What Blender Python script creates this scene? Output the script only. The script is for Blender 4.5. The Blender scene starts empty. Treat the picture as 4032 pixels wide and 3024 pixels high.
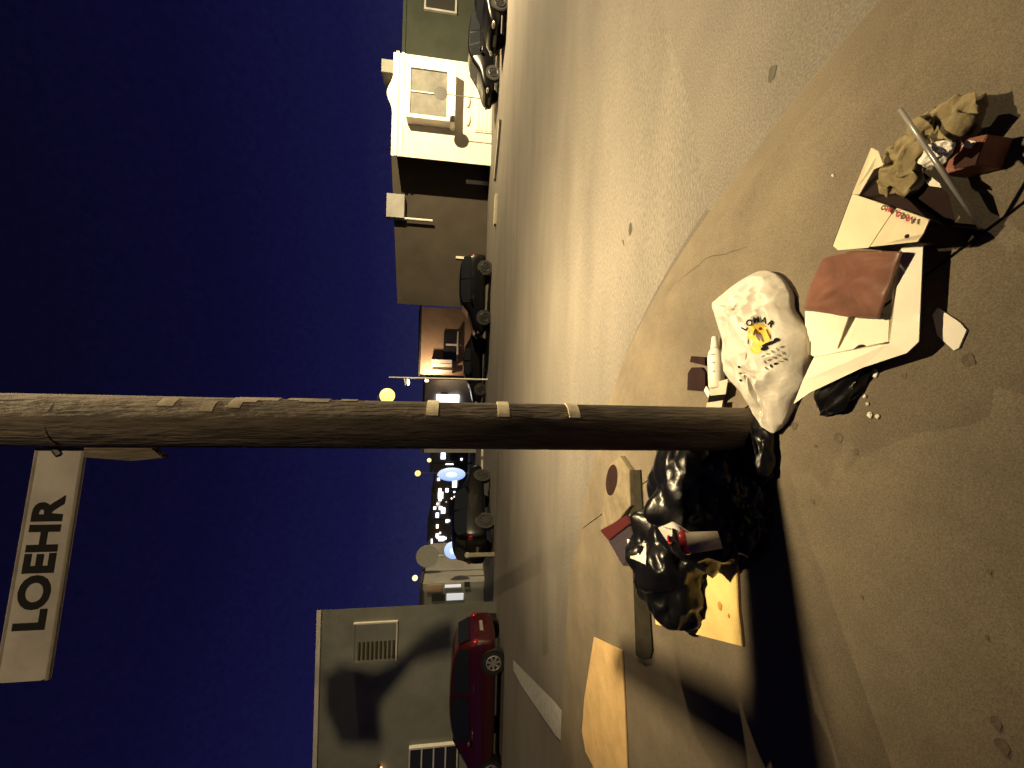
import bpy, bmesh, math, random
from mathutils import Vector, Matrix, noise
from mathutils.bvhtree import BVHTree
R = math.radians
random.seed(7)
S = bpy.context.scene
COL = S.collection

# ------------------------------------------------------------------ camera
F_PX, PITCH, ROLL, EYE = 1514.0, R(7.8), R(1.6), 1.5      # phone held sideways: picture is turned a quarter
FW = Vector((0, math.cos(PITCH), -math.sin(PITCH)))
DN = Vector((0, -math.sin(PITCH), -math.cos(PITCH)))
RT = Vector((1, 0, 0))
CX = DN * math.cos(ROLL) + RT * math.sin(ROLL)
CY = -DN * math.sin(ROLL) + RT * math.cos(ROLL)
CAMP = Vector((0, 0, EYE))
cd = bpy.data.cameras.new('camera')
cd.sensor_fit = 'HORIZONTAL'; cd.sensor_width = 36; cd.lens = 36 * F_PX / 4032
cd.clip_start = 0.05; cd.clip_end = 2000
cam = bpy.data.objects.new('camera', cd); COL.objects.link(cam)
m3 = Matrix((CX, CY, -FW)).transposed()
cam.matrix_world = Matrix.Translation(CAMP) @ m3.to_4x4()
S.camera = cam
S.render.resolution_x, S.render.resolution_y = 1024, 768

# ------------------------------------------------------------------ night sky
w = bpy.data.worlds.new('World'); S.world = w; w.use_nodes = True
nt = w.node_tree; nt.nodes.clear()
out = nt.nodes.new('ShaderNodeOutputWorld'); bg = nt.nodes.new('ShaderNodeBackground')
tc = nt.nodes.new('ShaderNodeTexCoord'); sp = nt.nodes.new('ShaderNodeSeparateXYZ')
rp = nt.nodes.new('ShaderNodeValToRGB')
nt.links.new(tc.outputs['Generated'], sp.inputs[0]); nt.links.new(sp.outputs['Z'], rp.inputs[0])
e = rp.color_ramp.elements
e[0].position = 0.0; e[0].color = (0.019, 0.021, 0.070, 1)
e[1].position = 0.75; e[1].color = (0.0024, 0.0020, 0.010, 1)
k = e.new(0.22); k.color = (0.0075, 0.0068, 0.046, 1)
k = e.new(0.48); k.color = (0.0038, 0.0032, 0.023, 1)
cl = nt.nodes.new('ShaderNodeTexNoise'); cl.inputs['Scale'].default_value = 90; cl.inputs['Detail'].default_value = 8
cl.inputs['Roughness'].default_value = 0.75
mr = nt.nodes.new('ShaderNodeMapRange'); mr.inputs[1].default_value = .3; mr.inputs[2].default_value = .7
mr.inputs[3].default_value = .8; mr.inputs[4].default_value = 1.2
mx = nt.nodes.new('ShaderNodeMix'); mx.data_type = 'RGBA'; mx.blend_type = 'MULTIPLY'; mx.inputs[0].default_value = 1
nt.links.new(tc.outputs['Generated'], cl.inputs['Vector']); nt.links.new(cl.outputs['Fac'], mr.inputs[0])
nt.links.new(rp.outputs[0], mx.inputs[6]); nt.links.new(mr.outputs[0], mx.inputs[7])
nt.links.new(mx.outputs[2], bg.inputs[0]); bg.inputs[1].default_value = 1.0
nt.links.new(bg.outputs[0], out.inputs[0])

S.view_settings.view_transform = 'Standard'; S.view_settings.look = 'None'
S.view_settings.exposure = 0.0; S.view_settings.gamma = 1.0; S.view_settings.use_curve_mapping = False

LAMP_W = 900.0          # lamp on the wooden pole
LAMP2_W = 14500.0         # lamp down the street, right of the white house
LAMP3_W = 250.0          # lamp on the other corner behind the viewer
WARM = (1.0, 0.76, 0.42)

# ------------------------------------------------------------------ places read off the photograph
def ray(px, py): return FW + CX * ((px - 2016) / F_PX) - CY * ((py - 1512) / F_PX)
def ag(px, py, z=0.0):
    d = ray(px, py); return CAMP + d * ((z - EYE) / d.z)
def ad(px, py, y):
    d = ray(px, py); return CAMP + d * (y / d.y)
RZ = -0.10               # road level, the pavement is z = 0

# ------------------------------------------------------------------ materials
def mat(name, col, rough=.6, spec=.5, metal=0, var=0.0, scale=8, bump=0.0, bscale=60, emit=None, es=0, col2=None, coat=0, speck=0, alpha=None, trans=0, vscale=(1,1,1), sscale=140):
    m = bpy.data.materials.new(name); m.use_nodes = True
    n = m.node_tree; b = n.nodes['Principled BSDF']
    b.inputs['Base Color'].default_value = (*col, 1); b.inputs['Roughness'].default_value = rough
    b.inputs['Specular IOR Level'].default_value = spec; b.inputs['Metallic'].default_value = metal
    b.inputs['Coat Weight'].default_value = coat
    if trans: b.inputs['Transmission Weight'].default_value = trans
    if emit:
        b.inputs['Emission Color'].default_value = (*emit, 1); b.inputs['Emission Strength'].default_value = es
    t = n.nodes.new('ShaderNodeTexCoord'); mp = n.nodes.new('ShaderNodeMapping')
    mp.inputs['Scale'].default_value = vscale
    n.links.new(t.outputs['Object'], mp.inputs[0])
    if var or col2:
        x = n.nodes.new('ShaderNodeTexNoise'); x.inputs['Scale'].default_value = scale; x.inputs['Detail'].default_value = 6
        x.inputs['Roughness'].default_value = .65
        n.links.new(mp.outputs[0], x.inputs['Vector'])
        r = n.nodes.new('ShaderNodeValToRGB')
        c2 = col2 or tuple(c * (1 - var) for c in col)
        c1 = tuple(min(1, c * (1 + var * .6)) for c in col)
        r.color_ramp.elements[0].position = .32; r.color_ramp.elements[0].color = (*c2, 1)
        r.color_ramp.elements[1].position = .68; r.color_ramp.elements[1].color = (*c1, 1)
        n.links.new(x.outputs['Fac'], r.inputs[0]); last = r.outputs[0]
        if speck:
            y = n.nodes.new('ShaderNodeTexNoise'); y.inputs['Scale'].default_value = sscale; y.inputs['Detail'].default_value = 5; y.inputs['Roughness'].default_value = .8
            n.links.new(mp.outputs[0], y.inputs['Vector'])
            q = n.nodes.new('ShaderNodeMapRange'); q.inputs[1].default_value = .3; q.inputs[2].default_value = .7
            q.inputs[3].default_value = 1 - speck; q.inputs[4].default_value = 1 + speck
            n.links.new(y.outputs['Fac'], q.inputs[0])
            z = n.nodes.new('ShaderNodeMix'); z.data_type = 'RGBA'; z.blend_type = 'MULTIPLY'; z.inputs[0].default_value = 1
            n.links.new(last, z.inputs[6]); n.links.new(q.outputs[0], z.inputs[7]); last = z.outputs[2]
        n.links.new(last, b.inputs['Base Color'])
    if bump:
        x = n.nodes.new('ShaderNodeTexNoise'); x.inputs['Scale'].default_value = bscale; x.inputs['Detail'].default_value = 5
        n.links.new(mp.outputs[0], x.inputs['Vector'])
        q = n.nodes.new('ShaderNodeBump'); q.inputs['Strength'].default_value = bump; q.inputs['Distance'].default_value = .02
        n.links.new(x.outputs['Fac'], q.inputs['Height']); n.links.new(q.outputs[0], b.inputs['Normal'])
    return m
M = {}
M['asphalt'] = mat('asphalt', (.140, .127, .107), .85, var=.26, scale=.8, speck=.55, sscale=70, vscale=(.3, 1, 1))  # asphalt mottling, stretched so its streaks also paint the uneven light falloff
M['patch'] = mat('road_shade', (.122, .110, .092), .85, var=.2, scale=1, speck=.55, sscale=80)  # road tone darkened to paint the shade beside the kerb
M['gutter'] = mat('gutter_concrete', (.088, .078, .064), .85, var=.15, scale=1, speck=.6, sscale=70)
M['walk'] = mat('sidewalk_concrete', (.140, .115, .080), .85, var=.26, scale=1.7, speck=.5, sscale=190)
M['joint'] = mat('joint_dirt', (.05, .045, .04), .95)
M['kerb'] = mat('kerb_concrete', (.140, .115, .080), .85, var=.26, scale=1.7, speck=.5, sscale=190)
M['line'] = mat('road_paint', (.38, .38, .35), .7, var=.3, scale=9, speck=.3)
M['stain'] = mat('oil_stain', (.05, .045, .035), .7, var=.4, scale=12)
M['wood'] = mat('pole_wood', (.085, .066, .047), .85, var=.75, scale=2.6, bump=.8, bscale=14, vscale=(5, 5, .8))
M['tag'] = mat('pale_tag', (.62, .56, .40), .55, var=.35, scale=20)
M['tag2'] = mat('torn_poster', (.19, .155, .11), .8, var=.6, scale=14)
M['steel'] = mat('galvanised_steel', (.42, .43, .43), .4, metal=.8, var=.2)
M['dsteel'] = mat('dark_steel', (.06, .06, .06), .5, metal=.6)
M['signw'] = mat('sign_white', (.205, .19, .172), .6, var=.25, scale=6)
M['ink'] = mat('black_ink', (.008, .008, .008), .9, .1)
M['back'] = mat('sign_back', (.16, .14, .12), .5, var=.3)
M['lens'] = mat('lamp_lens', (.9, .85, .7), .3, emit=(1, .75, .38), es=30)
M['blackbag'] = mat('black_bag', (.004, .004, .005), .3, .34, bump=.18, bscale=14)
M['whitebag'] = mat('white_bag', (.56, .53, .46), .42, bump=.25, bscale=30, var=.1, scale=7)
M['yel_ink'] = mat('yellow_ink', (.72, .50, .06), .5)
M['brn_ink'] = mat('brown_ink', (.10, .04, .015), .5)
M['grey_ink'] = mat('grey_ink', (.16, .16, .10), .5)
M['cream'] = mat('cream_card', (.80, .72, .50), .6, var=.1, scale=7)
M['whitecard'] = mat('white_card', (.82, .78, .64), .6, var=.08, scale=6)
M['brownwrap'] = mat('brown_wrap', (.19, .088, .060), .38, .5, var=.4, scale=5, bump=.15, bscale=9, coat=.15)
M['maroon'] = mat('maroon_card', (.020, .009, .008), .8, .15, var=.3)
M['redcard'] = mat('red_card', (.22, .07, .045), .55, var=.3, scale=14)
M['olive'] = mat('olive_paper', (.25, .20, .10), .8, var=.35, scale=12, bump=.3, bscale=60)
M['straw'] = mat('grey_straw', (.36, .35, .33), .3, metal=.4)
M['red'] = mat('red_plastic', (.42, .03, .04), .35)
M['darkred'] = mat('dark_red_card', (.06, .008, .007), .5)
M['clear'] = mat('smoky_plastic', (.05, .04, .045), .2, coat=.5)
M['yellow'] = mat('yellow_board', (.90, .66, .25), .65, var=.22, scale=3.2, speck=.2)
M['orange'] = mat('orange_board', (.56, .38, .17), .7, var=.2, scale=4, speck=.3)
M['knot'] = mat('board_knot', (.60, .34, .09), .7, var=.4, scale=20)
M['dark_strip'] = mat('dark_flat_strip', (.022, .019, .012), .9, .2, var=.4, scale=9)
M['bottle'] = mat('bottle_plastic', (.66, .63, .56), .4, var=.08)
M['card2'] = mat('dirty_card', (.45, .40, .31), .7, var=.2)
M['napkin'] = mat('white_napkin', (.80, .77, .68), .8, bump=.2, bscale=40)
M['tyre'] = mat('tyre', (.015, .015, .015), .85)
M['drim'] = mat('dark_rim', (.03,.03,.03), .4, metal=.5)
M['alloy'] = mat('alloy', (.62, .61, .58), .3, metal=.7)
M['glass'] = mat('car_glass', (.012, .014, .016), .06, .6)
M['redpaint'] = mat('red_paint', (.036, .0025, .004), .3, coat=.8)
M['blackpaint'] = mat('black_paint', (.0025, .0025, .003), .3, .2, coat=.12)
M['greypaint'] = mat('dark_grey_paint', (.003, .003, .0035), .3, .2, coat=.15)
M['trim'] = mat('black_trim', (.01, .01, .01), .6)
M['hl'] = mat('headlamp_glass', (.7, .7, .68), .08, .8, metal=.6)
M['tail'] = mat('tail_lamp', (.25, .01, .01), .15)
M['chrome'] = mat('chrome', (.75, .75, .75), .12, metal=1)
M['stuccoG'] = mat('grey_stucco', (.215, .225, .195), .9, var=.2, scale=.9, bump=.3, bscale=18, speck=.2)
M['stuccoW'] = mat('white_stucco', (.66, .62, .53), .9, var=.1, scale=.8, bump=.15, bscale=20)
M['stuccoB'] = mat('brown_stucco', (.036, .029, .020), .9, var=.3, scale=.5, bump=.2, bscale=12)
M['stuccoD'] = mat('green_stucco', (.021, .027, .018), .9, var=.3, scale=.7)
M['peach'] = mat('peach_stucco', (.42, .30, .20), .9, var=.2, scale=.7)
M['trimw'] = mat('white_trim', (.70, .67, .58), .6, var=.1)
M['pane'] = mat('window_pane', (.20, .20, .18), .12, .6, var=.3, scale=1.2)
M['paned'] = mat('dark_pane', (.03, .03, .025), .1, .6)
M['louver'] = mat('vent_slat', (.06, .048, .02), .7)
M['roof'] = mat('roof_felt', (.04, .04, .04), .9)
M['greywall'] = mat('grey_wall', (.30, .30, .28), .8, var=.2, scale=1)
M['farwall'] = mat('far_wall', (.05, .045, .045), .9, var=.3, scale=.5)
M['litw'] = mat('lit_window', (.8, .8, .8), .5, emit=(.95, .93, 1.0), es=4)
M['litblue'] = mat('lit_blue', (.7,.8,1), .5, emit=(.62,.72,1.0), es=5)
M['litdim'] = mat('lit_dim', (.6,.55,.5), .5, emit=(1,.85,.65), es=.5)
M['litwarm'] = mat('lit_warm', (.8, .7, .5), .5, emit=(1, .78, .5), es=4)
M['litsign'] = mat('lit_sign', (.9, .9, .85), .5, emit=(1, .96, .88), es=3)
M['blue'] = mat('blue_led', (.7, .8, 1), .3, emit=(.28, .48, 1.0), es=1.0)
M['bluecore'] = mat('blue_led_core', (.7, .8, 1), .3, emit=(.55, .80, 1.0), es=1.3)
M['sodium'] = mat('sodium_globe', (1, .8, .4), .3, emit=(1, .74, .20), es=1.5)
M['sodium2'] = mat('pale_globe', (1, .8, .5), .3, emit=(1, .82, .40), es=1.5)
M['white_led'] = mat('white_led', (1, 1, .9), .3, emit=(1, .96, .85), es=8)

# ------------------------------------------------------------------ mesh helpers
class MB:
    def __init__(s): s.v = []; s.f = []
    def add(s, vs, fs):
        o = len(s.v); s.v += [Vector(a) for a in vs]; s.f += [tuple(i + o for i in f) for f in fs]; return s
    def box(s, a, b):
        x0, y0, z0 = a; x1, y1, z1 = b
        return s.add([(x0,y0,z0),(x1,y0,z0),(x1,y1,z0),(x0,y1,z0),(x0,y0,z1),(x1,y0,z1),(x1,y1,z1),(x0,y1,z1)],
                     [(3,2,1,0),(4,5,6,7),(0,1,5,4),(1,2,6,5),(2,3,7,6),(3,0,4,7)])
    def prism(s, poly, off):                     # closed polygon (3-D) pushed along a vector
        n = len(poly); off = Vector(off)
        return s.add([Vector(p) for p in poly] + [Vector(p) + off for p in poly],
                     [tuple(reversed(range(n))), tuple(range(n, 2*n))] + [(i, (i+1) % n, n+(i+1) % n, n+i) for i in range(n)])
    def tube(s, pts, rads, n=12, cap=True):
        pts = [Vector(p) for p in pts]
        if not isinstance(rads, (list, tuple)): rads = [rads] * len(pts)
        rings = []
        up = Vector((0, 0, 1))
        for i, p in enumerate(pts):
            t = (pts[min(i+1, len(pts)-1)] - pts[max(i-1, 0)]).normalized()
            a = t.cross(up if abs(t.z) < .95 else Vector((1, 0, 0))).normalized(); b = t.cross(a)
            rings.append([p + (a * math.cos(2*math.pi*j/n) + b * math.sin(2*math.pi*j/n)) * rads[i] for j in range(n)])
        vs = [v for r_ in rings for v in r_]; fs = []
        for i in range(len(pts)-1):
            for j in range(n): fs.append((i*n+j, i*n+(j+1) % n, (i+1)*n+(j+1) % n, (i+1)*n+j))
        if cap: fs += [tuple(reversed(range(n))), tuple(range((len(pts)-1)*n, len(pts)*n))]
        return s.add(vs, fs)
    def sphere(s, c, r, n=16, m=10, sc=(1,1,1)):
        vs = []; fs = []; c = Vector(c)
        for i in range(m+1):
            for j in range(n):
                th = math.pi*i/m; ph = 2*math.pi*j/n
                vs.append(c + Vector((r*sc[0]*math.sin(th)*math.cos(ph), r*sc[1]*math.sin(th)*math.sin(ph), r*sc[2]*math.cos(th))))
        for i in range(m):
            for j in range(n): fs.append((i*n+j, (i+1)*n+j, (i+1)*n+(j+1) % n, i*n+(j+1) % n))
        return s.add(vs, fs)
def rootloc(p):
    l = Vector((0, 0, 0))
    while p is not None: l = l + p.location; p = p.parent
    return l
def build(mb, name, material, parent=None, smooth=False, bevel=0, world=True, clean=True):
    me = bpy.data.meshes.new(name)
    o = bpy.data.objects.new(name, me)
    off = rootloc(parent) if (parent and world) else Vector((0, 0, 0))
    if parent is None:                            # origin at the bottom middle of the thing
        xs = [v.x for v in mb.v]; ys = [v.y for v in mb.v]; zs = [v.z for v in mb.v]
        off = Vector(((min(xs)+max(xs))/2, (min(ys)+max(ys))/2, min(zs))); o.location = off
    me.from_pydata([v - off for v in mb.v], [], mb.f)
    bm = bmesh.new(); bm.from_mesh(me)
    if clean: bmesh.ops.remove_doubles(bm, verts=bm.verts, dist=1e-5)
    bmesh.ops.recalc_face_normals(bm, faces=bm.faces)
    if bevel: bmesh.ops.bevel(bm, geom=list(bm.edges), offset=bevel, segments=2, affect='EDGES', clamp_overlap=True)
    bm.to_mesh(me); bm.free()
    if smooth:
        for p in me.polygons: p.use_smooth = True
    me.materials.append(M[material] if isinstance(material, str) else material)
    COL.objects.link(o); o.parent = parent
    return o
def tag(o, label, cat, group=None):
    o['label'] = label; o['category'] = cat
    if group: o['group'] = group
    return o
def thing(name, loc, label, cat, group=None, rz=0):
    o = bpy.data.objects.new(name, None); COL.objects.link(o); o.location = loc; o.rotation_euler = (0, 0, rz)
    o.empty_display_size = .2
    return tag(o, label, cat, group)
def struct(o): o['kind'] = 'structure'; return o
def textmesh(s, size, bold=0.0):
    c = bpy.data.curves.new('t', 'FONT'); c.body = s; c.size = size; c.offset = bold; c.align_x = 'CENTER'; c.align_y = 'CENTER'
    c.resolution_u = 4
    o = bpy.data.objects.new('t', c); COL.objects.link(o)
    bpy.context.view_layer.update()
    me = bpy.data.meshes.new_from_object(o)
    vs = [v.co.copy() for v in me.vertices]; fs = [tuple(p.vertices) for p in me.polygons]
    bpy.data.objects.remove(o); bpy.data.meshes.remove(me)
    return vs, fs

# ------------------------------------------------------------------ ground
g = MB().add([(-600,-300,RZ),(600,-300,RZ),(600,900,RZ),(-600,900,RZ)], [(0,1,2,3)])
struct(build(g, 'road', 'asphalt'))
cpx = [(3450,0),(3240,240),(3050,480),(2700,950),(2500,1300),(2400,1560),(2330,1830),(2250,2200),(2225,2500),(2200,3000)]
cp = [ag(*q).xy for q in cpx]
cp = [Vector((1.62, .2)), Vector((1.55, .75))] + cp + [Vector((-8.2, 5.2)), Vector((-14, 5.25)), Vector((-40, 5.4))]
cp = [Vector((1.66, -12)), Vector((1.65, -1.2))] + cp
def smooth2(p, it=2):                              # corner cutting
    for _ in range(it):
        q = [p[0]]
        for a, b in zip(p, p[1:]): q += [a*.75+b*.25, a*.25+b*.75]
        p = q + [p[-1]]
    return p
cv = smooth2(cp, 2)
def offset(line, d):
    o = []
    for i, p in enumerate(line):
        t = (line[min(i+1, len(line)-1)] - line[max(i-1, 0)]).normalized()
        o.append(p + Vector((t.y, -t.x)) * d)          # to the street side
    return o
def strip(a, b, z, name, m):
    mb = MB(); n = len(a)
    mb.add([(*p, z) for p in a] + [(*p, z) for p in b], [(i, i+1, n+i+1, n+i) for i in range(n-1)])
    return struct(build(mb, name, m))
strip(offset(cv, .002), offset(cv, .16), RZ+.004, 'gutter', 'gutter')
inner = offset(cv, -.14)
kb = MB()
prof = [(0, -.2), (0, -.02), (-.006, -.006), (-.02, 0), (-.14, 0), (-.14, -.2)]
rows = [[(*(p), z) for p, z in zip([offset(cv, d)[i] for d, _ in prof], [z for _, z in prof])] for i in range(len(cv))]
npf = len(prof)
kb.add([v for r_ in rows for v in r_], [(i*npf+j, i*npf+j+1, (i+1)*npf+j+1, (i+1)*npf+j) for i in range(len(cv)-1) for j in range(npf-1)])
struct(build(kb, 'kerb', 'kerb'))
inn = offset(cv, -.1400)
base = [(*p, -.012) for p in inn] + [(-40, -12, -.012)]
struct(build(MB().add(base, [tuple(range(len(base)))]), 'sidewalk', 'joint'))
walk = bpy.data.objects['sidewalk']
def clip(poly, p0, nrm):
    o = []
    for a, b in zip(poly, poly[1:] + poly[:1]):
        da, db = (a-p0).dot(nrm), (b-p0).dot(nrm)
        if da >= 0: o.append(a)
        if da * db < 0: o.append(a + (b-a) * (da/(da-db)))
    return o
poly = list(inn) + [Vector((-40, -12))]
jd = Vector((-.53, .85)).normalized(); jn = Vector((jd.y, -jd.x)); jp = Vector((.47, .94))
cuts = [-60, 0.0, 3]
parts = []
rest = poly
def slab(pl):
    mb = MB(); n = len(pl)
    if n < 3: return
    mb.prism([(*p, -.1) for p in pl], (0, 0, .1))
    build(mb, 'slab', 'walk', walk)
for a, b in zip(cuts, cuts[1:]):
    pl = clip(poly, jp + jn * (a + .005), jn); pl = clip(pl, jp + jn * (b - .005), -jn) if len(pl) > 2 else pl
    slab(pl)
# shade painted as a darker road patch, paint line, stains
pp = [ag(2560,-200,RZ), ag(2600,0,RZ), ag(2670,230,RZ), ag(2725,420,RZ), ag(2760,640,RZ), ag(2790,830,RZ)]
pts = [(*q, RZ+.008) for q in smooth2([v.xy for v in pp], 2)]
edge = [p for p in offset(cv, .01) if .55 < p.y < 2.2 and p.x > 1]
pts += [(*p, RZ+.008) for p in reversed(edge)] + [(3.2, .4, RZ+.008)]
struct(build(MB().add(pts, [tuple(range(len(pts)))]), 'road_shade_patch', 'patch'))
q = [ag(2022,2598,RZ), ag(2190,2765,RZ), ag(2247,2838,RZ), ag(2247,2952,RZ), ag(2190,2895,RZ), ag(2055,2700,RZ), ag(2024,2640,RZ)]
struct(build(MB().add([(p.x, p.y, RZ+.012) for p in q], [tuple(range(len(q)))]), 'crosswalk_line', 'line'))
def stain(px, py, rx, ry, z, name, m='stain', seed=0, rot=0):
    c = ag(px, py, z); n = 18; vs = []
    for i in range(n):
        a = 2*math.pi*i/n; k = 1 + .35*noise.noise(Vector((math.cos(a)*1.3+seed*7, math.sin(a)*1.3, seed)))
        x, y = rx*k*math.cos(a), ry*k*math.sin(a)
        vs.append((c.x + x*math.cos(rot)-y*math.sin(rot), c.y + x*math.sin(rot)+y*math.cos(rot), z+.0015))
    return struct(build(MB().add(vs, [tuple(range(n))]), name, m))
stain(3040, 290, .04, .03, RZ+.0095, 'oil_stain', seed=9)
stain(2482, 900, .06, .035, RZ+.001, 'oil_stain', seed=1)
stain(2455, 955, .04, .015, RZ+.001, 'oil_stain', seed=2, rot=.5)
stain(2022, 935, .22, .05, RZ+.001, 'oil_stain', seed=3)
for i, (a, b, r1) in enumerate([(3300,1725,.022),(2920,840,.012),(3560,1480,.010),(3675,480,.02),(3370,1780,.012)]):
    stain(a, b, r1, r1*.8, .001, 'sidewalk_stain', M.setdefault('wstain', mat('walk_stain', (.11,.09,.06), .8, var=.4, scale=30)), seed=i+5)

_r = random.Random(11)
M['wstain2'] = mat('faint_stain', (.105, .085, .058), .85, var=.35, scale=9, speck=.6)
def inside(p):
    c_ = False
    for (a, b) in zip(poly, poly[1:]+poly[:1]):
        if (a.y > p.y) != (b.y > p.y) and p.x < (b.x-a.x)*(p.y-a.y)/(b.y-a.y)+a.x: c_ = not c_
    return c_
for i in range(20):
    a, b = _r.uniform(2450, 3950), _r.uniform(60, 2950)
    if not inside(ag(a, b).xy): continue
    r1 = _r.uniform(.006, .02); stain(a, b, r1, r1*_r.uniform(.6, 1), .0012 + i*.00002 if True else 0, 'sidewalk_stain', M['wstain2'], seed=i+30)
def crack(px, wd, seed):
    rc_ = random.Random(seed); pl = [ag(*q) for q in px]; pts = []
    for a, b in zip(pl, pl[1:]):
        for k in range(7): pts.append(a.lerp(b, k/7) + Vector((rc_.uniform(-1,1), rc_.uniform(-1,1), 0))*.009)
    n = len(pts); L, Rr = [], []
    for i, p in enumerate(pts):
        t = (pts[min(i+1, n-1)]-pts[max(i-1, 0)]).normalized(); w_ = wd*rc_.uniform(.3, 1)*math.sin(math.pi*(i+.5)/n)**.4
        L.append((p.x-t.y*w_, p.y+t.x*w_, .0025)); Rr.append((p.x+t.y*w_, p.y-t.x*w_, .0025))
    struct(build(MB().add(L+Rr, [(i, i+1, n+i+1, n+i) for i in range(n-1)]), 'sidewalk_crack', 'joint'))
crack([(2620,1150),(2780,1020),(2980,960)], .0025, 2)
gm = MB()
for i in range(900):
    x, y = _r.uniform(-5, 1.6), _r.uniform(.4, 4.6); z = 0.0
    if not inside(Vector((x, y))):
        q_ = cv[_r.randrange(12, len(cv)-12)]; x, y = q_.x + _r.uniform(.02, .35), q_.y + _r.uniform(.02, .3); z = RZ + .004
    h = _r.uniform(.0012, .0035); a = _r.uniform(0, 6)
    gm.add([(x+h*math.cos(a), y+h*math.sin(a), z), (x+h*math.cos(a+2.1), y+h*math.sin(a+2.1), z), (x+h*math.cos(a+4.2), y+h*math.sin(a+4.2), z), (x, y, z+h)], [(0,1,3),(1,2,3),(2,0,3)])
go = build(gm, 'grit', M.setdefault('gritm', mat('grit', (.16,.14,.11), .9, var=.6, scale=40)), clean=False); go['kind'] = 'stuff'; go['label'] = 'fine grit scattered on the pavement and in the gutter'; go['category'] = 'grit'
# ------------------------------------------------------------------ the wooden pole and its lamp
PB = Vector((-.2, 1.80, 0)); PR = .107
pole = thing('utility_pole', PB, 'tall weathered wooden utility pole with pale strips rising among the rubbish', 'utility pole')
mb = MB(); zs = [-.05 + i * .12 for i in range(96)]; n = 28; vs = []; fs = []
for i, z in enumerate(zs):
    for j in range(n):
        a = 2*math.pi*j/n; d = Vector((math.cos(a), math.sin(a), 0))
        r_ = PR * (1.03 - .012*z) + .006*noise.noise(Vector((d.x*3, d.y*3, z*.45))) + .004*noise.noise(Vector((d.x*9, d.y*9, z*.8)))
        vs.append(PB + d*r_ + Vector((0, 0, z)))
for i in range(len(zs)-1):
    for j in range(n): fs.append((i*n+j, i*n+(j+1) % n, (i+1)*n+(j+1) % n, (i+1)*n+j))
fs += [tuple(reversed(range(n))), tuple(range((len(zs)-1)*n, len(zs)*n))]
mb.add(vs, fs); shaft = build(mb, 'shaft', 'wood', pole, smooth=True)
def band(z, h, a0, a1, name, m, proud=.006):
    mb = MB(); k = 9 if a1-a0 < 3 else 41; vs = []
    for zz in (z, z+h):
        for rr in (PR*1.03-.012*PR*z+proud*.2, PR*1.03-.012*PR*z+proud):
            for i in range(k):
                a = a0 + (a1-a0)*i/(k-1); vs.append(PB + Vector((math.cos(a)*rr, math.sin(a)*rr, zz)))
    fs = []
    for i in range(k-1):
        fs += [(i, i+1, k+i+1, k+i), (2*k+i, 3*k+i, 3*k+i+1, 2*k+i+1), (k+i, k+i+1, 3*k+i+1, 3*k+i), (i, 2*k+i, 2*k+i+1, i+1)]
    fs += [(0, k, 3*k, 2*k), (k-1, 3*k-1, 4*k-1, 2*k-1)]
    return build(mb.add(vs, fs), name, m, pole)
for px in (1728, 2003, 2275):
    z = ad(px, 1600, PB.y-PR*.5).z
    band(z, .052, R(-62), R(-2), 'tag', 'tag', .008)
band(3.06, .01, 0, R(359.9), 'sign_strap', 'wood', .002)
for px, h_, a0, a1 in ((960,.05,-50,-8),(1010,.09,-32,0),(1090,.10,-24,4),(1200,.08,-20,6),(1290,.12,-26,2),(1400,.07,-18,8),(700,.06,-48,-20),(860,.05,-60,-30)):
    band(ad(px, 1600, PB.y-PR*.5).z, h_, R(a0), R(a1), 'torn_paper', 'tag2', .004)
# torn splinter of wood hanging below the sign clamp
s0 = ad(560, 1745, PB.y-.03); s1 = ad(620, 1800, PB.y-.03); s2 = ad(400, 1790, PB.y-.03)
build(MB().prism([ad(330,1700,PB.y-.04), ad(330,1800,PB.y-.04), ad(520,1815,PB.y-.04), ad(640,1803,PB.y-.04), ad(600,1770,PB.y-.04), ad(560,1690,PB.y-.04)], (.0,.035,0)), 'splinter', 'wood', shaft)
# lamp arm, luminaire and its light
LP = Vector((.88, 2.02, 7.6))
arm = [PB + Vector((.1, 0, 7.2)), PB + Vector((.3, .06, 7.55)), PB + Vector((.6, .12, 7.78)), LP + Vector((-.32, -.04, .16))]
arm_o = build(MB().tube(arm, .03, 10), 'lamp_arm', 'steel', pole, smooth=True)
lum = build(MB().sphere(LP + Vector((0, 0, .12)), 1, 16, 10, (.36, .16, .085)), 'luminaire', 'steel', pole, smooth=True)
build(MB().tube([LP + Vector((0, 0, .02)), LP + Vector((0, 0, .045))], [.13, .14], 20), 'lens', 'lens', lum)
def street_light(name, loc, watts, size, parent, tgt=None, shape='DISK', col=WARM, spread=180):
    l = bpy.data.lights.new(name, 'AREA'); l.shape = shape; l.size = size; l.energy = watts; l.color = col; l.spread = R(spread)
    o = bpy.data.objects.new(name, l); COL.objects.link(o); o.parent = parent
    o.location = Vector(loc) - rootloc(parent)
    if tgt is not None: o.rotation_euler = (Vector(tgt) - Vector(loc)).to_track_quat('-Z', 'Y').to_euler()
    return o
street_light('lamp_light', LP + Vector((0, 0, .0)), LAMP_W, .2, lum, Vector((1.3, 5.6, 0)), spread=78)

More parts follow.
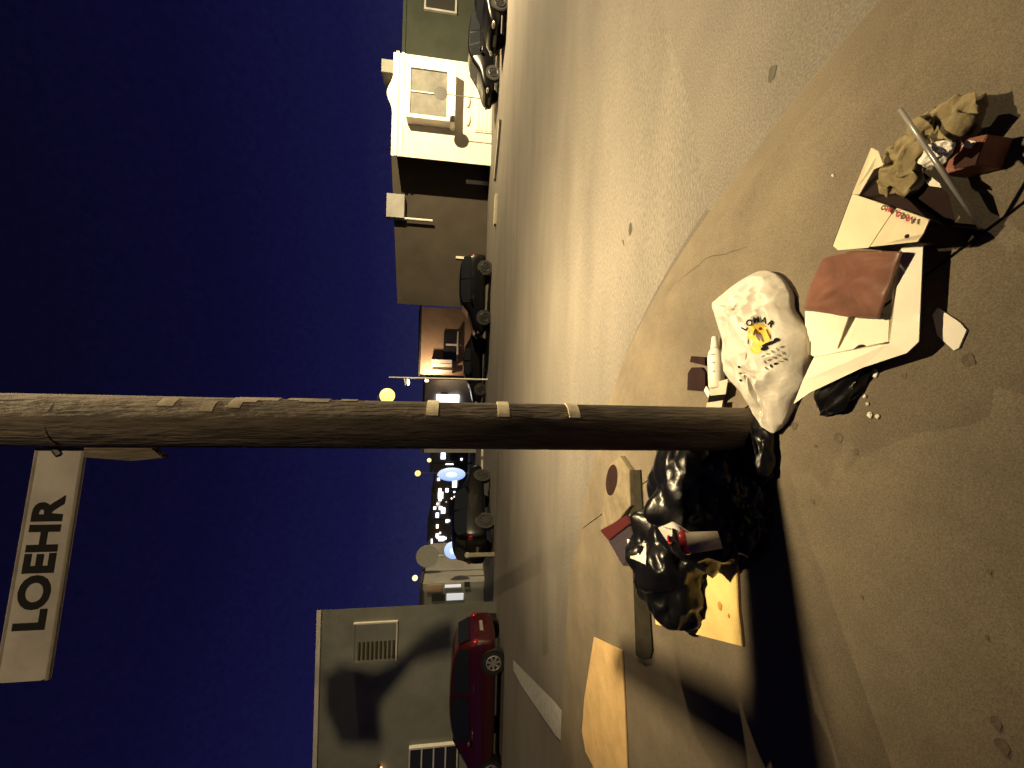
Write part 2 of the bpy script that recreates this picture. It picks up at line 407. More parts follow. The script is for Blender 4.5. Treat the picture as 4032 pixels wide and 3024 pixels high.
# street name signs on the pole
def name_sign(A, B, h, text, label, frac=.5, th=.012):
    A, B = Vector(A), Vector(B)
    ux = (A - B).normalized(); L = (A-B).length; up = Vector((0, 0, 1)); nrm = ux.cross(up).normalized()   # faces the viewer
    s = thing('street_name_sign', (A+B)/2, label, 'street sign')
    pl = []
    rr = .02
    for cx, cz, a0 in ((L-rr, h-rr, 0), (rr, h-rr, 90), (rr, rr, 180), (L-rr, rr, 270)):
        for i in range(4):
            a = R(a0 + 30*i); pl.append(B + ux*(cx + rr*math.cos(a)) + up*(cz + rr*math.sin(a)))
    pan = build(MB().prism([p - nrm*th*.5 for p in pl], nrm*th), 'panel', 'signw', s)
    # rolled steel frame along the lower and upper edges
    for zz in (0, h):
        build(MB().tube([B + up*zz, A + up*zz], .009, 8), 'rim', 'back', s)
    if text:
        vs, fs = textmesh(text, h*.86, .0055)
        c = B + ux*L*frac + up*h*.5 + nrm*(th*.5+.002)
        build(MB().add([c + ux*v.x*1.12 + up*v.y for v in vs], fs), 'lettering', 'ink', s, clean=False)
    br = MB().box((A.x-.01, min(A.y, PB.y)-.0, A.z-.02), (PB.x-PR*.4, max(A.y, PB.y-.05), A.z+.02)) if False else MB().tube([A - ux*.03 + up*h*.5, Vector((PB.x, PB.y, A.z+h*.5)) + (A-PB).normalized()*PR*.9*Vector((1,1,0)).length/1.414], .016, 8)
    build(br, 'bracket', 'dsteel', s)
    return s
A = Vector((-.309, 1.799, 3.014)); B = Vector((-1.168, 1.679, 3.014))
name_sign(A, B, .163, 'LOEHR', 'long white street name sign with black lettering clamped to the wooden pole', .485)
A2 = Vector((-.25, 1.90, 4.0)); B2 = Vector((-.56, 2.58, 4.12))
B2.z = A2.z = 4.12
name_sign(A2, B2, .40, '', 'blank plain upper street sign set crosswise above the lettered one', .5)

# ------------------------------------------------------------------ rubbish round the pole
def blob(c, rad, seed, amp=.16, sub=5, neck=None, ridge=0, freq=1.7, floor=0.004, hard=False, jit=0.0):
    bm = bmesh.new(); bmesh.ops.create_icosphere(bm, subdivisions=sub, radius=1)
    c = Vector(c); rad = Vector(rad); off = Vector((seed*3.1, seed*1.7, seed*.9))
    nk = Vector(neck).normalized() if neck else None; rj = random.Random(seed)
    for v in bm.verts:
        d = v.co.normalized()
        k = 1 + amp*noise.noise(d*freq+off) + amp*.5*noise.noise(d*freq*2.3+off)
        t1 = noise.noise(d*freq*2+off*1.3); k += amp*.55*(abs(t1)-.2)
        k += amp*.12*(abs(noise.noise(d*freq*4+off))-.2)
        if hard: k += amp*.5*(abs(noise.noise(d*freq*3.3+off*2))-.25)
        if nk:
            ang = math.acos(max(-1, min(1, d.dot(nk))))
            u = nk.orthogonal().normalized(); ww = nk.cross(u)
            ph = math.atan2(d.dot(ww), d.dot(u))
            k += ridge * math.exp(-(ang/.75)**2) * math.sin(9*ph + 3*noise.noise(d*2+off)) * min(1, ang*2.5)
            k += .34 * math.exp(-(ang/.2)**2)
            k -= .12 * math.exp(-((ang-.32)/.16)**2)
        p = Vector((d.x*rad.x, d.y*rad.y, d.z*rad.z)) * k + c
        if jit: p += Vector((rj.uniform(-1,1), rj.uniform(-1,1), rj.uniform(-1,1)))*jit
        if p.z < floor: p.z = floor + (p.z - floor)*.02
        v.co = p
    mb = MB(); bm.verts.ensure_lookup_table()
    mb.add([v.co for v in bm.verts], [tuple(v.index for v in f.verts) for f in bm.faces]); bm.free()
    return mb
def film(o, seed, frac=.4, lo=.35, hi=1.0, lv=2):               # thin sheet: creased subdivision, baked
    rnd = random.Random(seed); me = o.data
    at_ = me.attributes.new('crease_edge', 'FLOAT', 'EDGE')
    for i in range(len(me.edges)): at_.data[i].value = rnd.uniform(lo, hi) if rnd.random() < frac else 0.0
    md = o.modifiers.new('s', 'SUBSURF'); md.levels = lv; md.render_levels = lv
    dg = bpy.context.evaluated_depsgraph_get(); dg.update()
    nm = bpy.data.meshes.new_from_object(o.evaluated_get(dg))
    o.modifiers.clear(); nm.name = me.name; o.data = nm
    for p in nm.polygons: p.use_smooth = True
    return o
def gz(px, py, z): return ag(px, py, z)
# black bags
c = gz(2690, 1950, .22); b1 = build(blob((c.x, c.y, .09), (.40, .33, .30), 3, .17, 4, neck=(-.25, .1, 1), ridge=.05, jit=.017), 'rubbish_bag', 'blackbag', smooth=True); film(b1, 1, .5, .4, 1.0, 1)
tag(b1, 'big glossy black plastic rubbish bag slumped against the wooden pole', 'rubbish bag')
c = gz(2600, 2205, .15); b2 = build(blob((c.x, c.y, .06), (.38, .31, .27), 8, .2, 4, neck=(.6, .3, .8), ridge=.05, jit=.017), 'rubbish_bag', 'blackbag', smooth=True); film(b2, 2, .5, .4, 1.0, 1)
tag(b2, 'smaller black rubbish bag lying on the yellow board', 'rubbish bag')
c = gz(2870, 2010, .08); b3 = build(blob((c.x, c.y, .04), (.26, .20, .18), 12, .22, 4, ridge=.05, neck=(0, -1, .6), jit=.017), 'rubbish_bag', 'blackbag', smooth=True); film(b3, 3, .5, .4, 1.0, 1)
tag(b3, 'low black rubbish bag between the pole foot and the yellow board', 'rubbish bag')
c = gz(2960, 1790, .03); b4 = build(blob((c.x+.02, c.y-.03, .04), (.17, .11, .07), 15, .22, 3, jit=.014), 'rubbish_bag', 'blackbag', smooth=True); film(b4, 4)
tag(b4, 'flattened scrap of black plastic bag in the shade at the pole foot', 'rubbish bag')
c = gz(3330, 1500, .03); b5 = build(blob((c.x, c.y+.01, .025), (.16, .07, .045), 17, .25, 3, jit=.012), 'rubbish_bag', 'blackbag', smooth=True); film(b5, 5)
b5.rotation_euler.z = R(-38)
tag(b5, 'small crumpled black bag poking from under the white tray', 'rubbish bag')

# boards and a dark strip on the pavement
def board(px, z, h, name, m, label, cat='board'):
    pl = [ag(a, b, z+h) for a, b in px]
    t = thing(name, Vector((sum(p.x for p in pl)/len(pl), sum(p.y for p in pl)/len(pl), 0)), label, cat)
    p = build(MB().prism([(q.x, q.y, z) for q in pl], (0, 0, h)), 'panel', m, t, bevel=.003)
    return t
yb = board([(2578,2100),(2890,2100),(2900,2250),(2906,2400),(2922,2545),(2580,2458)], .003, .018, 'yellow_board', 'yellow', 'flat yellow board with brown knots lying beside the black bags')
for i, (a, b, r1) in enumerate([(2835,2385,.017),(2622,2385,.008),(2770,2435,.007),(2870,2425,.008)]):
    cc = ag(a, b, .022); vs = []
    for j in range(12):
        an = 2*math.pi*j/12; kk = 1+.4*noise.noise(Vector((math.cos(an)*2, math.sin(an)*2, i*3)))
        vs.append((cc.x+r1*1.5*kk*math.cos(an), cc.y+r1*kk*math.sin(an), .0225))
    build(MB().prism(vs, (0, 0, .002)), 'knot', 'knot', yb)
board([(2338,2508),(2448,2560),(2460,2780),(2470,3040),(2345,3040),(2305,2960),(2291,2880),(2300,2750)], .003, .014, 'orange_board', 'orange', 'pale orange curved board lying near the kerb by the crosswalk')
pk = board([(2474,1850),(2520,1850),(2535,2100),(2568,2560),(2560,2592),(2530,2598),(2502,2580),(2497,2400)], .003, .012, 'dark_strip', 'dark_strip', 'dark narrow flat strip sticking out behind the black bags beside the yellow board', 'dark_strip')  # thin flat strip in a dark mottled tone

# white carrier bag with a yellow emblem
wo = [(2819,1190),(2855,1163),(2944,1087),(3020,1062),(3080,1103),(3110,1163),(3112,1212),(3172,1304),(3178,1380),(3165,1488),(3120,1580),(3078,1673),(3036,1712),(3004,1700),(2966,1597),(2874,1477),(2856,1434),(2858,1353),(2838,1271)]
def pillow(px, zedge, h, spine, seed, namp=.03, rings=16, per=7, z0=.004, freq=9, tip=None, jit=0):
    rj = random.Random(seed)
    ol = [ag(a, b, zedge) for a, b in px]
    n0 = len(ol); rs = []
    for i in range(n0):
        p0, p1, p2, p3 = ol[i-1], ol[i], ol[(i+1) % n0], ol[(i+2) % n0]
        for k in range(per):
            t = k/per
            rs.append(.5*((2*p1)+(p2-p0)*t+(2*p0-5*p1+4*p2-p3)*t*t+(3*p1-p0-3*p2+p3)*t**3))
    n = len(rs); s0, s1 = [ag(a, b, zedge) for a, b in spine]
    tg = []
    for p in rs:
        d = s1-s0; t = max(0, min(1, (p-s0).dot(d)/d.dot(d))); tg.append(s0+d*t)
    mb = MB(); vs = []
    off = Vector((seed*5.3, seed, 0))
    vs += [Vector((p.x*.93+q.x*.07, p.y*.93+q.y*.07, z0)) for p, q in zip(rs, tg)]
    for k in range(rings+1):
        t = k/rings
        for p, q in zip(rs, tg):
            v = p.lerp(q, t)
            hh = h*math.sqrt(max(0, 1-(1-t)**2))
            w_ = Vector((v.x, v.y, 0))
            cr = namp*(abs(noise.noise(w_*freq+off))*2-.5) + namp*.8*noise.noise(w_*freq*.55+off*2) + namp*.45*(abs(noise.noise(w_*freq*2.4+off))*2-.4)
            if tip:
                tp = ag(*tip, 0); rr_ = math.hypot(w_.x-tp.x, w_.y-tp.y); hh *= min(1, .15+rr_/.30)
                th_ = math.atan2(w_.y-tp.y, w_.x-tp.x); cr += .022*math.sin(13*th_)*min(1, rr_/.1)*math.exp(-(rr_/.3)**2)
            if jit and 0 < k: cr += rj.uniform(-1, 1)*jit*min(1, k/3); v += Vector((rj.uniform(-1,1), rj.uniform(-1,1), 0))*jit*.15
            vs.append(Vector((v.x, v.y, max(z0+.004, zedge + hh + cr*min(1, t*3+.15)))))
    fs = []
    for k in range(rings+1):
        for i in range(n): fs.append((k*n+i, k*n+(i+1) % n, (k+1)*n+(i+1) % n, (k+1)*n+i))
    mb.add(vs, fs); return mb
bagmb = pillow(wo, .045, .105, [(2965,1225),(3010,1470)], 6, .012, rings=7, per=2, freq=7.0, tip=(3034,1715), jit=.026)
wb = thing('carrier_bag', ag(3010,1400,0), 'crumpled white plastic carrier bag printed with a yellow emblem', 'carrier bag')
bo = build(bagmb, 'bag', 'whitebag', wb, smooth=True)
film(bo, 9, .5, .5, 1.0, 3)
bvh = BVHTree.FromPolygons([v.co + wb.location for v in bo.data.vertices], [tuple(p.vertices) for p in bo.data.polygons])
def drop(pxpts, fs, name, m, parent, lift=.004):         # print pressed onto the bag: points dropped along the view of its face
    vs = []
    for a, b in pxpts:
        d = ray(a, b).normalized(); h_ = bvh.ray_cast(CAMP, d)
        p = h_[0] - d*lift if h_[0] is not None else ag(a, b, .15)
        vs.append(p)
    return build(MB().add(vs, fs), name, m, parent, clean=False)
def disc(cx, cy, rx, ry, rot=0, n=20, rr=4):
    pts = [(cx, cy)]; fs = []
    for k in range(1, rr+1):
        for j in range(n):
            a = 2*math.pi*j/n; x, y = rx*k/rr*math.cos(a), ry*k/rr*math.sin(a)
            pts.append((cx+x*math.cos(rot)-y*math.sin(rot), cy+x*math.sin(rot)+y*math.cos(rot)))
    for j in range(n): fs.append((0, 1+j, 1+(j+1) % n))
    for k in range(rr-1):
        for j in range(n): fs.append((1+k*n+j, 1+(k+1)*n+j, 1+(k+1)*n+(j+1) % n, 1+k*n+(j+1) % n))
    return pts, fs
pts, fs = disc(2988, 1318, 47, 43, .3); drop(pts, fs, 'emblem', 'yel_ink', bo)
pts, fs = disc(2976, 1375, 22, 17, .3); drop(pts, fs, 'emblem', 'yel_ink', bo)
for a, b, rx, ry, ro in [(2982,1318,7,26,-.35),(2998,1328,6,22,-.4),(2970,1310,4,12,.2),(2994,1294,7,6,0),(3030,1352,34,7,-.35),(3010,1372,16,9,-.3),(3058,1338,12,8,0),(2948,1330,4,26,.1),(3024,1310,4,28,-.4)]:
    pts, fs = disc(a, b, rx, ry, ro, 12, 2); drop(pts, fs, 'emblem_stroke', 'brn_ink' if rx < 9 else 'ink', bo, .006)
word = 'LOMAR'
for i, ch in enumerate(word):
    an = R(-152 + i*26); cx, cy = 2990 + 66*math.cos(an), 1322 + 62*math.sin(an)
    vs, fs = textmesh(ch, 34, 1.0); ro = an + math.pi/2
    pp_ = [(cx + v.x*math.cos(ro) + v.y*math.sin(ro), cy + v.x*math.sin(ro) - v.y*math.cos(ro)) for v in vs]
    drop(pp_, fs, 'letter', 'ink', bo, .006)
for i in range(3):
    for j in range(5):
        cx, cy = 3005 + i*6 + j*18, 1402 + i*24 - j*9
        pts, fs = disc(cx, cy, 8.5, 2.2 + (j*7+i*3) % 3, -.4 + ((j*5+i*3) % 4)*.5, 8, 1); drop(pts, fs, 'small_print', 'ink' if i == 2 and j < 3 else 'grey_ink', bo, .006)
for (a, b) in [(2910,1445),(2912,1470),(2916,1498)]:
    pts, fs = disc(a, b, 6, 5, .6, 8, 1); drop(pts, fs, 'small_print', 'ink', bo, .006)

# open white tray with a folded rim
tr = thing('card_tray', ag(3400,1350,0), 'open white card tray with a broad turned out rim beside the carrier bag', 'tray')
def quadp(px, zs, th, name, m, parent, smooth=False, bev=0):
    if not isinstance(zs, (list, tuple)): zs = [zs]*len(px)
    pl = [ag(a, b, z) for (a, b), z in zip(px, zs)]
    nrm = (pl[1]-pl[0]).cross(pl[2]-pl[0]).normalized()
    if nrm.z > 0: nrm = -nrm
    return build(MB().prism(pl, nrm*th), name, m, parent, smooth, bev)
quadp([(3170,1225),(3510,1240),(3500,1352),(3210,1405),(3170,1390)], .02, .008, 'floor', 'whitecard', tr)
quadp([(3552,960),(3634,960),(3617,1345),(3570,1390),(3503,1352)], [.10,.09,.082,.082,.09], .004, 'rim', 'whitecard', tr)
quadp([(3503,1352),(3570,1390),(3395,1448),(3190,1545),(3125,1590),(3160,1500),(3204,1408)], [.09,.082,.082,.09,.10,.10,.09], .004, 'rim', 'whitecard', tr)
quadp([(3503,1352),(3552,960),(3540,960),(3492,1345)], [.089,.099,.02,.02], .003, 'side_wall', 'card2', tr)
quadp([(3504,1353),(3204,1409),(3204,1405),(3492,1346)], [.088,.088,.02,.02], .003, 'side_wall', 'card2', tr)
quadp([(3175,1228),(3342,1240),(3296,1372),(3180,1340)], [.05,.05,.028,.03], .003, 'inner_flap', 'whitecard', tr)
quadp([(3374,1252),(3500,1262),(3496,1345),(3335,1378)], [.035,.05,.05,.03], .003, 'inner_flap', 'whitecard', tr)
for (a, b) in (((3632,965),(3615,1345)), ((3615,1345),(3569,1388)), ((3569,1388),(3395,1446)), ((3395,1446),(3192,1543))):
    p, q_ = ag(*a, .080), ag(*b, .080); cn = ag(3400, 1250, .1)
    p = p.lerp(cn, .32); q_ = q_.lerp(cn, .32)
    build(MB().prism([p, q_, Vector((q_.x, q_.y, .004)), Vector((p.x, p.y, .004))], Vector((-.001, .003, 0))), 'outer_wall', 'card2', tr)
# brown glossy wrapper
bw_px = [(3235,1010),(3345,985),(3550,985),(3505,1120),(3456,1256),(3330,1248),(3153,1222),(3196,1095)]
c0 = [ag(a, b, z) for (a, b), z in zip(bw_px, [.10,.135,.145,.125,.105,.085,.075,.085])]
mb = MB(); cen = sum(c0, Vector())/len(c0); vs = []; rg = 5; fs = []; rj = random.Random(3)
res = []
for i in range(len(c0)):
    for k in range(3): res.append(c0[i].lerp(c0[(i+1) % len(c0)], k/3))
for k in range(rg+1):
    for p in res:
        v = p.lerp(cen, k/rg); v.z += .008*(k/rg)**.7 + (rj.uniform(-.006, .006) if 0 < k < rg-1 else 0)
        vs.append(v)
n = len(res)
for k in range(rg):
    for i in range(n): fs.append((k*n+i, k*n+(i+1) % n, (k+1)*n+(i+1) % n, (k+1)*n+i))
vs += [Vector((p.x, p.y, p.z-.012)) for p in [q_.lerp(cen, .03) for q_ in res]]
o_ = (rg+1)*n
for i in range(n): fs.append((i, o_+i, o_+(i+1) % n, (i+1) % n))
tag(film(build(mb.add(vs, fs), 'food_wrapper', 'brownwrap', smooth=True), 31, .22, .5, 1.0, 2), 'glossy reddish brown wrapper between the cream box and white tray', 'wrapper')
# cream take-away box, torn open, dark inside
tb = thing('takeaway_box', ag(3480,880,0), 'torn cream takeaway box with dark maroon inside under crumpled napkins', 'takeaway box')
bt = .21
quadp([(3356,764),(3500,812),(3508,842),(3420,975),(3300,985),(3280,968)], [bt+.01,bt,bt-.005,.18,.175,.175], .004, 'panel', 'cream', tb)
quadp([(3512,842),(3530,820),(3658,866),(3634,920),(3611,952),(3425,972)], [bt-.005,bt,bt,bt-.01,.18,.18], .004, 'panel', 'cream', tb)
quadp([(3430,582),(3458,596),(3478,650),(3440,668),(3382,768),(3356,762)], [.23,.23,.22,.21,.20,.21], .004, 'side_flap', 'cream', tb)
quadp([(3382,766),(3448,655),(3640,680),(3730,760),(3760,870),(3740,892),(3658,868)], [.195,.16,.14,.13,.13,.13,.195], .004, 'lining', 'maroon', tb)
# walls down to the pavement; near ones darkened to paint their shade
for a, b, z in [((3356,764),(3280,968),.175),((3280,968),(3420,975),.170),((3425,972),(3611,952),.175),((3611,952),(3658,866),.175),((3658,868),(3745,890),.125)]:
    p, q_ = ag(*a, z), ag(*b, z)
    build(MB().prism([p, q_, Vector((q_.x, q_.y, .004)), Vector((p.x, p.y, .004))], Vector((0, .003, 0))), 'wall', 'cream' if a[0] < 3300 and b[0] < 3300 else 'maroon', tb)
for i in range(7):
    a = ag(3478+i*20, 818+i*9.0, bt+.008); 
    vs, fs = textmesh('CWVGDUS'[i], .017, .0012)
    ux = (ag(3640,862,bt)-ag(3440,792,bt)).normalized(); uy = Vector((0,0,1)).cross(ux)
    build(MB().add([a + ux*v.x + uy*v.y + Vector((0,0,.001)) for v in vs], fs), 'letter', 'red' if i % 2 else 'darkred', tb, clean=False)
cc = ag(3572, 930, .192); build(MB().tube([cc, cc+Vector((0,0,.002))], .006, 10), 'spot', 'maroon', tb)
quadp([(3640,712),(3668,698),(3700,722),(3706,738),(3660,732)], .145, .003, 'label_patch', 'whitecard', tb)
# crumpled napkins
def crumple(px, z, rad, seed, name, m, label, cat, rot=0, amp=.62):
    c = ag(*px, z)
    o = build(blob((c.x, c.y, c.z), rad, seed, amp, 3, freq=1.25, hard=True, floor=.01, jit=max(rad)*.16), name, m, smooth=True); film(o, seed, .6, .6, 1.0, 1)
    o.rotation_euler.z = rot
    return tag(o, label, cat)
crumple((3550,655), .17, (.085,.075,.035), 21, 'crumpled_napkin', 'olive', 'crumpled olive brown napkin lying on the dark mouth of the cream box', 'napkin')
crumple((3715,505), .08, (.08,.08,.05), 25, 'crumpled_napkin', 'olive', 'crumpled tan napkin beside the small red carton', 'napkin')
crumple((3690,605), .19, (.032,.036,.022), 29, 'crumpled_tissue', 'napkin', 'small white tissue ball wedged under the long grey straw', 'tissue', amp=.25)
# red carton with a white patch
rc = thing('red_carton', ag(3800,600,0), 'small dull red carton with a white patch beyond the tan napkin', 'carton')
pl = [ag(a, b, .10) for a, b in [(3700,690),(3745,560),(3886,528),(3842,650)]]
build(MB().prism([(p.x, p.y, .01) for p in pl], (0, 0, .09)), 'body', 'redcard', rc, bevel=.002)
quadp([(3785,580),(3805,550),(3842,556),(3822,585)], .1035, .002, 'patch', 'whitecard', rc)
# straw
a, b = ag(3545, 432, .19), ag(3862, 893, .05)
m_ = ag(3690, 645, .25)
tag(build(MB().tube([a + (m_-a)*t for t in (0,.5,1)] + [m_ + (b-m_)*t for t in (.5,1)], .006, 10), 'drinking_straw', 'straw', smooth=True), 'long grey drinking straw lying across the crumpled napkins', 'straw')
# folded white paper
t = [ag(a, b, z) for (a, b), z in zip([(3692,1212),(3672,1240),(3690,1320),(3755,1380),(3775,1370),(3805,1300),(3780,1270)], [.010,.006,.006,.006,.009,.009,.010])]
cen = ag(3735, 1290, .012)
tag(build(MB().add(t + [cen] + [Vector((p.x, p.y, .004)) for p in t], [(i, (i+1) % 7, 7) for i in range(7)] + [(8+i, 8+(i+1) % 7, (i+1) % 7, i) for i in range(7)]), 'paper_scrap', 'napkin'), 'folded scrap of white paper lying alone near the tray rim', 'paper')
# crumbs
for i, (a, b, r1) in enumerate([(3425,1632,.012),(3455,1640,.009),(3405,1560,.008),(3415,1590,.007),(3445,1470,.016),(3280,690,.006)]):
    o = build(blob(ag(a, b, .006), (r1, r1*.7, .006), i+40, .4, 2), 'paper_crumb', 'napkin')
    tag(o, 'tiny white crumb of litter scattered on the pavement round the tray', 'litter', 'white litter crumbs')
# bottle and scraps right of the pole
bt_ = thing('plastic_bottle', ag(2815,1430,0), 'pale plastic squeeze bottle lying next to the white carrier bag', 'bottle')
p0, p1 = ag(2822, 1528, .045), ag(2815, 1372, .045); ax = (p1-p0)
build(MB().tube([p0, p0+ax*.04, p0+ax*.75, p0+ax*.92, p1], [.036,.042,.042,.034,.022], 20), 'body', 'bottle', bt_, smooth=True)
build(MB().tube([p1, p1+ax*.06, p1+ax*.30], [.024,.022,.014], 14), 'cap', 'bottle', bt_, smooth=True)
for f_, l in ((.82,.10),(.62,.16),(.4,.08)):
    q_ = p0 + ax*f_ + Vector((0, -.020, .0385)); build(MB().prism([q_, q_+ax*.03, q_+ax*.03+Vector((0,-.012,-.007)), q_+Vector((0,-.012,-.007))], (0,0,.003)), 'print', 'grey_ink', bt_)
def scrap(px, z, th, name, m, label, cat):
    pl = [ag(a, b, z) for a, b in px]
    return tag(build(MB().prism([(p.x, p.y, z-th) for p in pl], (0, 0, th)), name, m), label, cat)
scrap([(2706,1536),(2708,1470),(2722,1447),(2760,1446),(2776,1470),(2776,1541)], .022, .018, 'card_scrap', 'maroon', 'dark brown rounded scrap of card beside the pale bottle', 'card')
scrap([(2716,1425),(2721,1402),(2775,1406),(2776,1440)], .02, .016, 'card_scrap', 'maroon', 'narrow dark brown card strip under the pale bottle cap end', 'card')
ck = thing('small_carton', ag(2830,1560,0), 'small pale crushed carton at the pole side of the bottle', 'carton')
for px in ([(2793,1510),(2866,1492),(2856,1552),(2796,1558)], [(2783,1586),(2846,1576),(2838,1628),(2776,1632)], [(2772,1538),(2780,1520),(2795,1545),(2788,1566)]):
    quadp(px, .06, .004, 'face', 'card2' if px[0][0] > 2775 else 'whitecard', ck)
quadp([(2793,1560),(2856,1553),(2848,1574),(2786,1584)], [.058,.058,.03,.03], .004, 'face', 'ink', ck)
quadp([(2786,1584),(2848,1574),(2838,1628),(2776,1632)], [.03,.03,.01,.01], .004, 'face', 'maroon', ck)
# litter on and by the black bags
bv, bf = [], []
for bo_ in (b1, b2, b3):
    k0 = len(bv); bv += [v.co + bo_.location for v in bo_.data.vertices]; bf += [tuple(i+k0 for i in p.vertices) for p in bo_.data.polygons]
bagtree = BVHTree.FromPolygons(bv, bf)
def onbag(px, py, lift):                                 # where the bags' skin lies behind that spot
    d = ray(px, py).normalized(); h_ = bagtree.ray_cast(CAMP, d)[0]
    return h_ - d*lift if h_ is not None else ag(px, py, .2)
tn = thing('tan_panel', ag(2430, 1930, 0), 'flat tan panel with a dark oval on the road side of the black bags', 'carton')  # low tan panel; the oval is a flat dark disc
pl = [ag(a, b, .05) for a, b in [(2440,1795),(2478,1850),(2482,1990),(2425,2062),(2365,2085),(2378,1950),(2400,1830)]]
cpan = build(MB().prism([(p.x, p.y, .006) for p in pl], (0, 0, .044)), 'panel', M.setdefault('tan', mat('tan_tone', (.17,.14,.09), .8, var=.4, scale=9)), tn, bevel=.004)
hp, hf = disc(2408, 1890, 22, 62, .12, 20, 1); build(MB().add([ag(a, b, .0525) for a, b in hp], hf), 'dark_oval', 'maroon', cpan)
dr = thing('red_tub', ag(2420,2080,0), 'dark red and smoky plastic tub lying against the black bags', 'tub')
pl = [ag(a, b, .14) for a, b in [(2362,2090),(2462,2030),(2480,2062),(2395,2128)]]
build(MB().prism([(p.x, p.y, .03) for p in pl], (0, 0, .11)), 'rim', 'darkred', dr, bevel=.004)
pl = [ag(a, b, .12) for a, b in [(2392,2126),(2478,2066),(2510,2150),(2452,2230)]]
build(MB().prism([(p.x, p.y, .03) for p in pl], (0, 0, .09)), 'tub_body', 'clear', dr, bevel=.006)
def sheet(px, zs, name, m, label, cat, seed, curl=.008):
    pl = [onbag(a, b, .055) for (a, b), z in zip(px, zs)]; N = 8; mb = MB(); vs = []
    for i in range(N+1):
        for j in range(N+1):
            u, v = i/N, j/N
            p = pl[0]*(1-u)*(1-v) + pl[1]*u*(1-v) + pl[2]*u*v + pl[3]*(1-u)*v
            p.z += curl*(math.sin(u*3.1+seed)*math.cos(v*2.6) ) + .006*noise.noise(p*20)
            vs.append(p)
    k = len(vs); vs2 = [p - Vector((0, 0, .003)) for p in vs]
    fs = [(i*(N+1)+j, (i+1)*(N+1)+j, (i+1)*(N+1)+j+1, i*(N+1)+j+1) for i in range(N) for j in range(N)]
    fs2 = [tuple(k+q for q in reversed(f)) for f in fs]
    ed = [i*(N+1) for i in range(N+1)] + [N*(N+1)+j for j in range(1, N+1)] + [i*(N+1)+N for i in range(N-1, -1, -1)] + [j for j in range(N-1, 0, -1)]
    fs3 = [(ed[i], ed[(i+1) % len(ed)], k+ed[(i+1) % len(ed)], k+ed[i]) for i in range(len(ed))]
    t = thing(name, (pl[0]+pl[2])/2, label, cat)
    return t, build(mb.add(vs+vs2, fs+fs2+fs3), 'sheet', m, t, smooth=False), pl
t, s_, pl = sheet([(2472,2122),(2540,2140),(2544,2222),(2480,2198)], [.30,.31,.29,.28], 'paper_wrapper', 'whitecard', 'cream paper wrapper with a yellow smear on the smaller black bag', 'wrapper', 1)
cc = (pl[0]+pl[2])/2 + Vector((-.008, 0, .012)); build(MB().sphere(cc, 1, 10, 6, (.035,.012,.003)), 'smear', 'yel_ink', t)
t, s_, pl = sheet([(2596,2078),(2640,2054),(2716,2094),(2632,2142)], [.36,.37,.34,.34], 'burger_wrapper', 'napkin', 'white paper wrapper with red print on top of the black bags', 'wrapper', 2)
vs, fs = textmesh('H', .05, .003); ux = (pl[2]-pl[1]).normalized(); uy = Vector((-.2,.8,.1)).normalized()
cc = pl[0].lerp(pl[1], .6)*.75 + pl[2]*.12 + pl[3]*.13 + Vector((0,-.005,.016)); build(MB().add([cc+ux*v.x*.8+uy*v.y*.8 for v in vs], fs), 'print', 'red', t, clean=False)
cc = pl[0]*.15+pl[3]*.6+pl[2]*.25 + Vector((0,-.005,.016)); build(MB().tube([cc+Vector((.022*math.cos(a),.018*math.sin(a),0)) for a in [R(40+i*25) for i in range(9)]], .005, 6), 'print', 'red', t)
cu = thing('paper_cup', ag(2750,2140,0), 'beige paper cup with a red rim lying on the black bags', 'cup')
p0, p1 = onbag(2680, 2140, .055), onbag(2835, 2125, .05); ax = (p1-p0)
build(MB().tube([p0+ax*.12, p1], [.052,.040], 20), 'cup_body', 'card2', cu, smooth=True)
build(MB().tube([p0, p0+ax*.06, p0+ax*.2], [.055,.056,.0535], 20), 'rim_band', 'red', cu, smooth=True)

